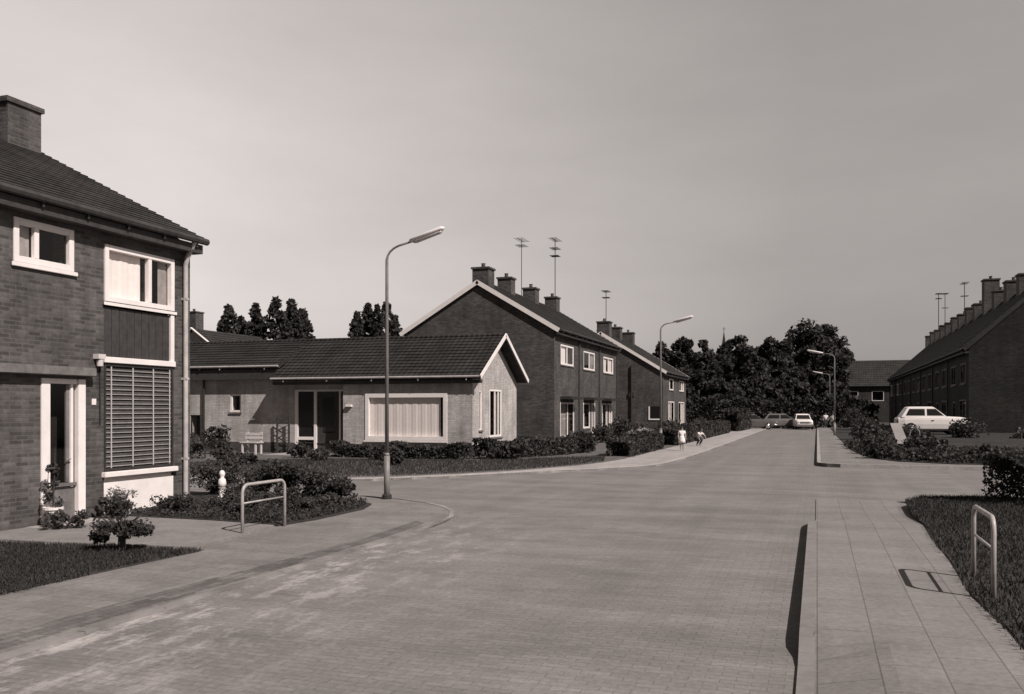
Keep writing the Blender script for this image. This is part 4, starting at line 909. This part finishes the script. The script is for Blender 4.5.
for i, (u, d, v, wpx, l) in enumerate(PO):
    h = zt(v, d); r = wpx*d/900*2.5
    tree('poplar_tree', l, 'tree', at(u, d), 9000, 260, spindle(r, h*.12, h*.985, .85), r*.17, .26, (h*.6, .16, h*.9, 5, r*.5), 'leaf3', 'pointed trees behind the bungalow', rot=i*.7)
FT = [(603,112,315,9,'tree poking up behind the roof end of the terraced row'),(580,118,322,12,'tree crown hidden mostly behind the terraced row ridge'),(660,120,341,14,'tree behind the chimneys of the far brick house')]
for i, (u, d, v, wpx, l) in enumerate(FT):
    h = zt(v, d); r = wpx*d/900
    tree('broadleaf_tree', l, 'tree', at(u, d), 5000, 90, ell(r*.9, r*.9, h*.33, h*.66, .4), r*.22, .4, (h*.5, .22, h*.8, 6, r*.6), 'leaf3', 'trees behind the left terraces', rot=i)
# ------------------------------------------------------------------ grass
VIS1 = [(-11.2,4),(-7.55,4),(-7.57,6.1),(-7.53,7.2),(-7.58,8.3),(-7.46,9.7),(-9.0,9.56),(-9.9,9.46),(-11.2,9.33)]
grass('lawn_grass', 'short dark grass of the small front lawn at the lower left', in_poly(VIS1), 36000, .042, .033)
VISR = [(1.36,6.5),(1.37,8),(1.31,9.2),(1.38,10.4),(1.42,11.3),(1.4,12.2),(1.43,13.2),(1.5,14.6),(1.47,16.5),(1.56,18.3),(1.91,19.2),(3,19.6),(7,19.7),(7,16),(5,10),(4,6.5)]
grass('verge_grass', 'rough dark grass beside the right pavement', in_poly(VISR), 48000, .055, .138)
VIS2 = [(-14.5,19.9),(-12.2,20.5),(-10.7,21.6),(-9.3,23.2),(-8.1,25.3),(-7.3,27.4),(-6.8,29.7),(-7.5,33),(-11,29),(-17,28),(-20,24),(-18,20)]
grass('lawn_grass', 'dry cropped grass between side street kerb and bungalow hedge', in_poly(VIS2), 30000, .07, .08)

def cover(name, label, poly, n, h, z, size, mat):
    xy = in_poly(poly)(n); P = np.concatenate([xy, (z+RNG.uniform(0, 1, len(xy))**1.6*h)[:, None]], 1)
    return props(leaf_mesh(name, leaves(P, size), mat), label, 'ground cover', kind='stuff')
cover('ground_cover', 'low dark creeping plants filling the left flower bed', [(-11.25,12.4),(-9.2,12.3),(-7.98,12.15),(-7.85,13),(-7.85,14.6),(-8.1,15.35),(-8.7,15.8),(-10,16.1),(-11.2,16.1)], 14000, .1, .05, .035, 'leaf')
cover('ground_cover', 'straggling low plants covering the right-hand garden edge by the side road', [(1.2,45),(1.4,41),(1.65,36.5),(2.0,33.7),(2.7,32.3),(4.2,31.4),(12,30.9),(12,38),(3,40),(2.5,48)], 26000, .28, .13, .09, 'leaf')
# ------------------------------------------------------------------ light, sky, camera
EL, AZ = 44.5, 62.0        # sun elevation; angle from -y towards +x
sd = Vector((math.cos(R_(EL))*math.sin(R_(AZ)), -math.cos(R_(EL))*math.cos(R_(AZ)), math.sin(R_(EL))))
ld = bpy.data.lights.new('sun', 'SUN'); ld.energy = 4.9; ld.angle = R_(.5); ld.color = (1, .937, .895)
lo = bpy.data.objects.new('sun', ld); COL.objects.link(lo); lo.location = sd*50; lo.rotation_euler = sd.to_track_quat('Z', 'Y').to_euler()
w = bpy.data.worlds.new('World'); scn.world = w; w.use_nodes = True; nt = w.node_tree; bg = nt.nodes['Background']
sky = nt.nodes.new('ShaderNodeTexSky'); sky.sky_type = 'NISHITA'; sky.sun_disc = False; sky.sun_elevation = R_(EL); sky.sun_rotation = math.atan2(sd.x, sd.y)
sky.air_density = 1.0; sky.dust_density = 1.0; sky.ozone_density = 1.0
bw = nt.nodes.new('ShaderNodeRGBToBW'); nt.links.new(sky.outputs[0], bw.inputs[0])
mx = nt.nodes.new('ShaderNodeMix'); mx.data_type = 'RGBA'; mx.blend_type = 'MULTIPLY'; mx.inputs['Factor'].default_value = 1
nt.links.new(bw.outputs[0], mx.inputs['A']); mx.inputs['B'].default_value = (1, .922, .888, 1)
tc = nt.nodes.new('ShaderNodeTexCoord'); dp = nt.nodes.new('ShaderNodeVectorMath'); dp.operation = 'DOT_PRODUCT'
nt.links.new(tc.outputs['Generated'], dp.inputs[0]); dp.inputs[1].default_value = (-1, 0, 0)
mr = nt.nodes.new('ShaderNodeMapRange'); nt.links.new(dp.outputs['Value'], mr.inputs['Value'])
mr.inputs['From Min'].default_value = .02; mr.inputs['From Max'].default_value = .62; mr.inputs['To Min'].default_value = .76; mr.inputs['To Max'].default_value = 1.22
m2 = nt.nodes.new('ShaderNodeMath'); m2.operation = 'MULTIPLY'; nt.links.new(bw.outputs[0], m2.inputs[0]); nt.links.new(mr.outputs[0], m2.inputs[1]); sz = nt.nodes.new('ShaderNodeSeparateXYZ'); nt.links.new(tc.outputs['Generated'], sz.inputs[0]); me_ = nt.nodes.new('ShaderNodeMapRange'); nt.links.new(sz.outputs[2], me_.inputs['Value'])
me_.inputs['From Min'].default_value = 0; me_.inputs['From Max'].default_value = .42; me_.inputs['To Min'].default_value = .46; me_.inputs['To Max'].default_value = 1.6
m3 = nt.nodes.new('ShaderNodeMath'); m3.operation = 'MULTIPLY'; nt.links.new(m2.outputs[0], m3.inputs[0]); nt.links.new(me_.outputs[0], m3.inputs[1]); mb_ = nt.nodes.new('ShaderNodeMapRange'); nt.links.new(sz.outputs[1], mb_.inputs['Value'])   # sky behind the camera dimmed to deepen shade on walls facing it
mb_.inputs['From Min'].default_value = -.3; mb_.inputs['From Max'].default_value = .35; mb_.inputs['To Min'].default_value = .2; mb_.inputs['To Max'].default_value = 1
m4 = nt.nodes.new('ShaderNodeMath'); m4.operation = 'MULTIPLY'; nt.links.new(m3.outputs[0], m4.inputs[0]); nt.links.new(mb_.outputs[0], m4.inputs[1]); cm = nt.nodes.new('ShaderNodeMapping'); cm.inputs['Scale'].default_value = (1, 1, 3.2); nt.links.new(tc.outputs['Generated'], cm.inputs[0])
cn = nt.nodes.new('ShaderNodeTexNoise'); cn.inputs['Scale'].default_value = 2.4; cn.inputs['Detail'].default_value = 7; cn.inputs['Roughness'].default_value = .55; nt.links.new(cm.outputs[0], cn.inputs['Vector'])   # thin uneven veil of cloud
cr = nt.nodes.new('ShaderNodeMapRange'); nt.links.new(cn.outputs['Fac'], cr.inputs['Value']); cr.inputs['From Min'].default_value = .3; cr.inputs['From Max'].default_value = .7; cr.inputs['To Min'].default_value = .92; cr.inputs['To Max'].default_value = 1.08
m5 = nt.nodes.new('ShaderNodeMath'); m5.operation = 'MULTIPLY'; nt.links.new(m4.outputs[0], m5.inputs[0]); nt.links.new(cr.outputs[0], m5.inputs[1]); zd = nt.nodes.new('ShaderNodeMapRange'); nt.links.new(sz.outputs[2], zd.inputs['Value']); zd.inputs['From Min'].default_value = .45; zd.inputs['From Max'].default_value = .8; zd.inputs['To Min'].default_value = 1; zd.inputs['To Max'].default_value = .35  # zenith dimmed as well, cutting ambient light for stronger shadows
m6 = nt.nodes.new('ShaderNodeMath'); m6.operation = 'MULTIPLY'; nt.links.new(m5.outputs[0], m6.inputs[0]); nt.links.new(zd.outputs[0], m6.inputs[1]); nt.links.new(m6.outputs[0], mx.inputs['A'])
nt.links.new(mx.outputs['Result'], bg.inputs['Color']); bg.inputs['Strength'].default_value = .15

cam = bpy.data.cameras.new('camera'); co = bpy.data.objects.new('camera', cam); COL.objects.link(co); scn.camera = co
cam.sensor_width = 36; cam.lens = 36*900/1024; cam.shift_y = 62/1024; cam.clip_end = 3000; cam.clip_start = .05
ya = math.atan(305/900); co.location = (0, 0, 1.85); co.rotation_euler = (math.pi/2, 0, ya)
scn.view_settings.view_transform = 'Standard'; scn.view_settings.look = 'None'; scn.view_settings.gamma = 1; scn.view_settings.exposure = 0
scn.view_settings.use_curve_mapping = False
scn.cycles.max_bounces = 6; scn.cycles.transparent_max_bounces = 12
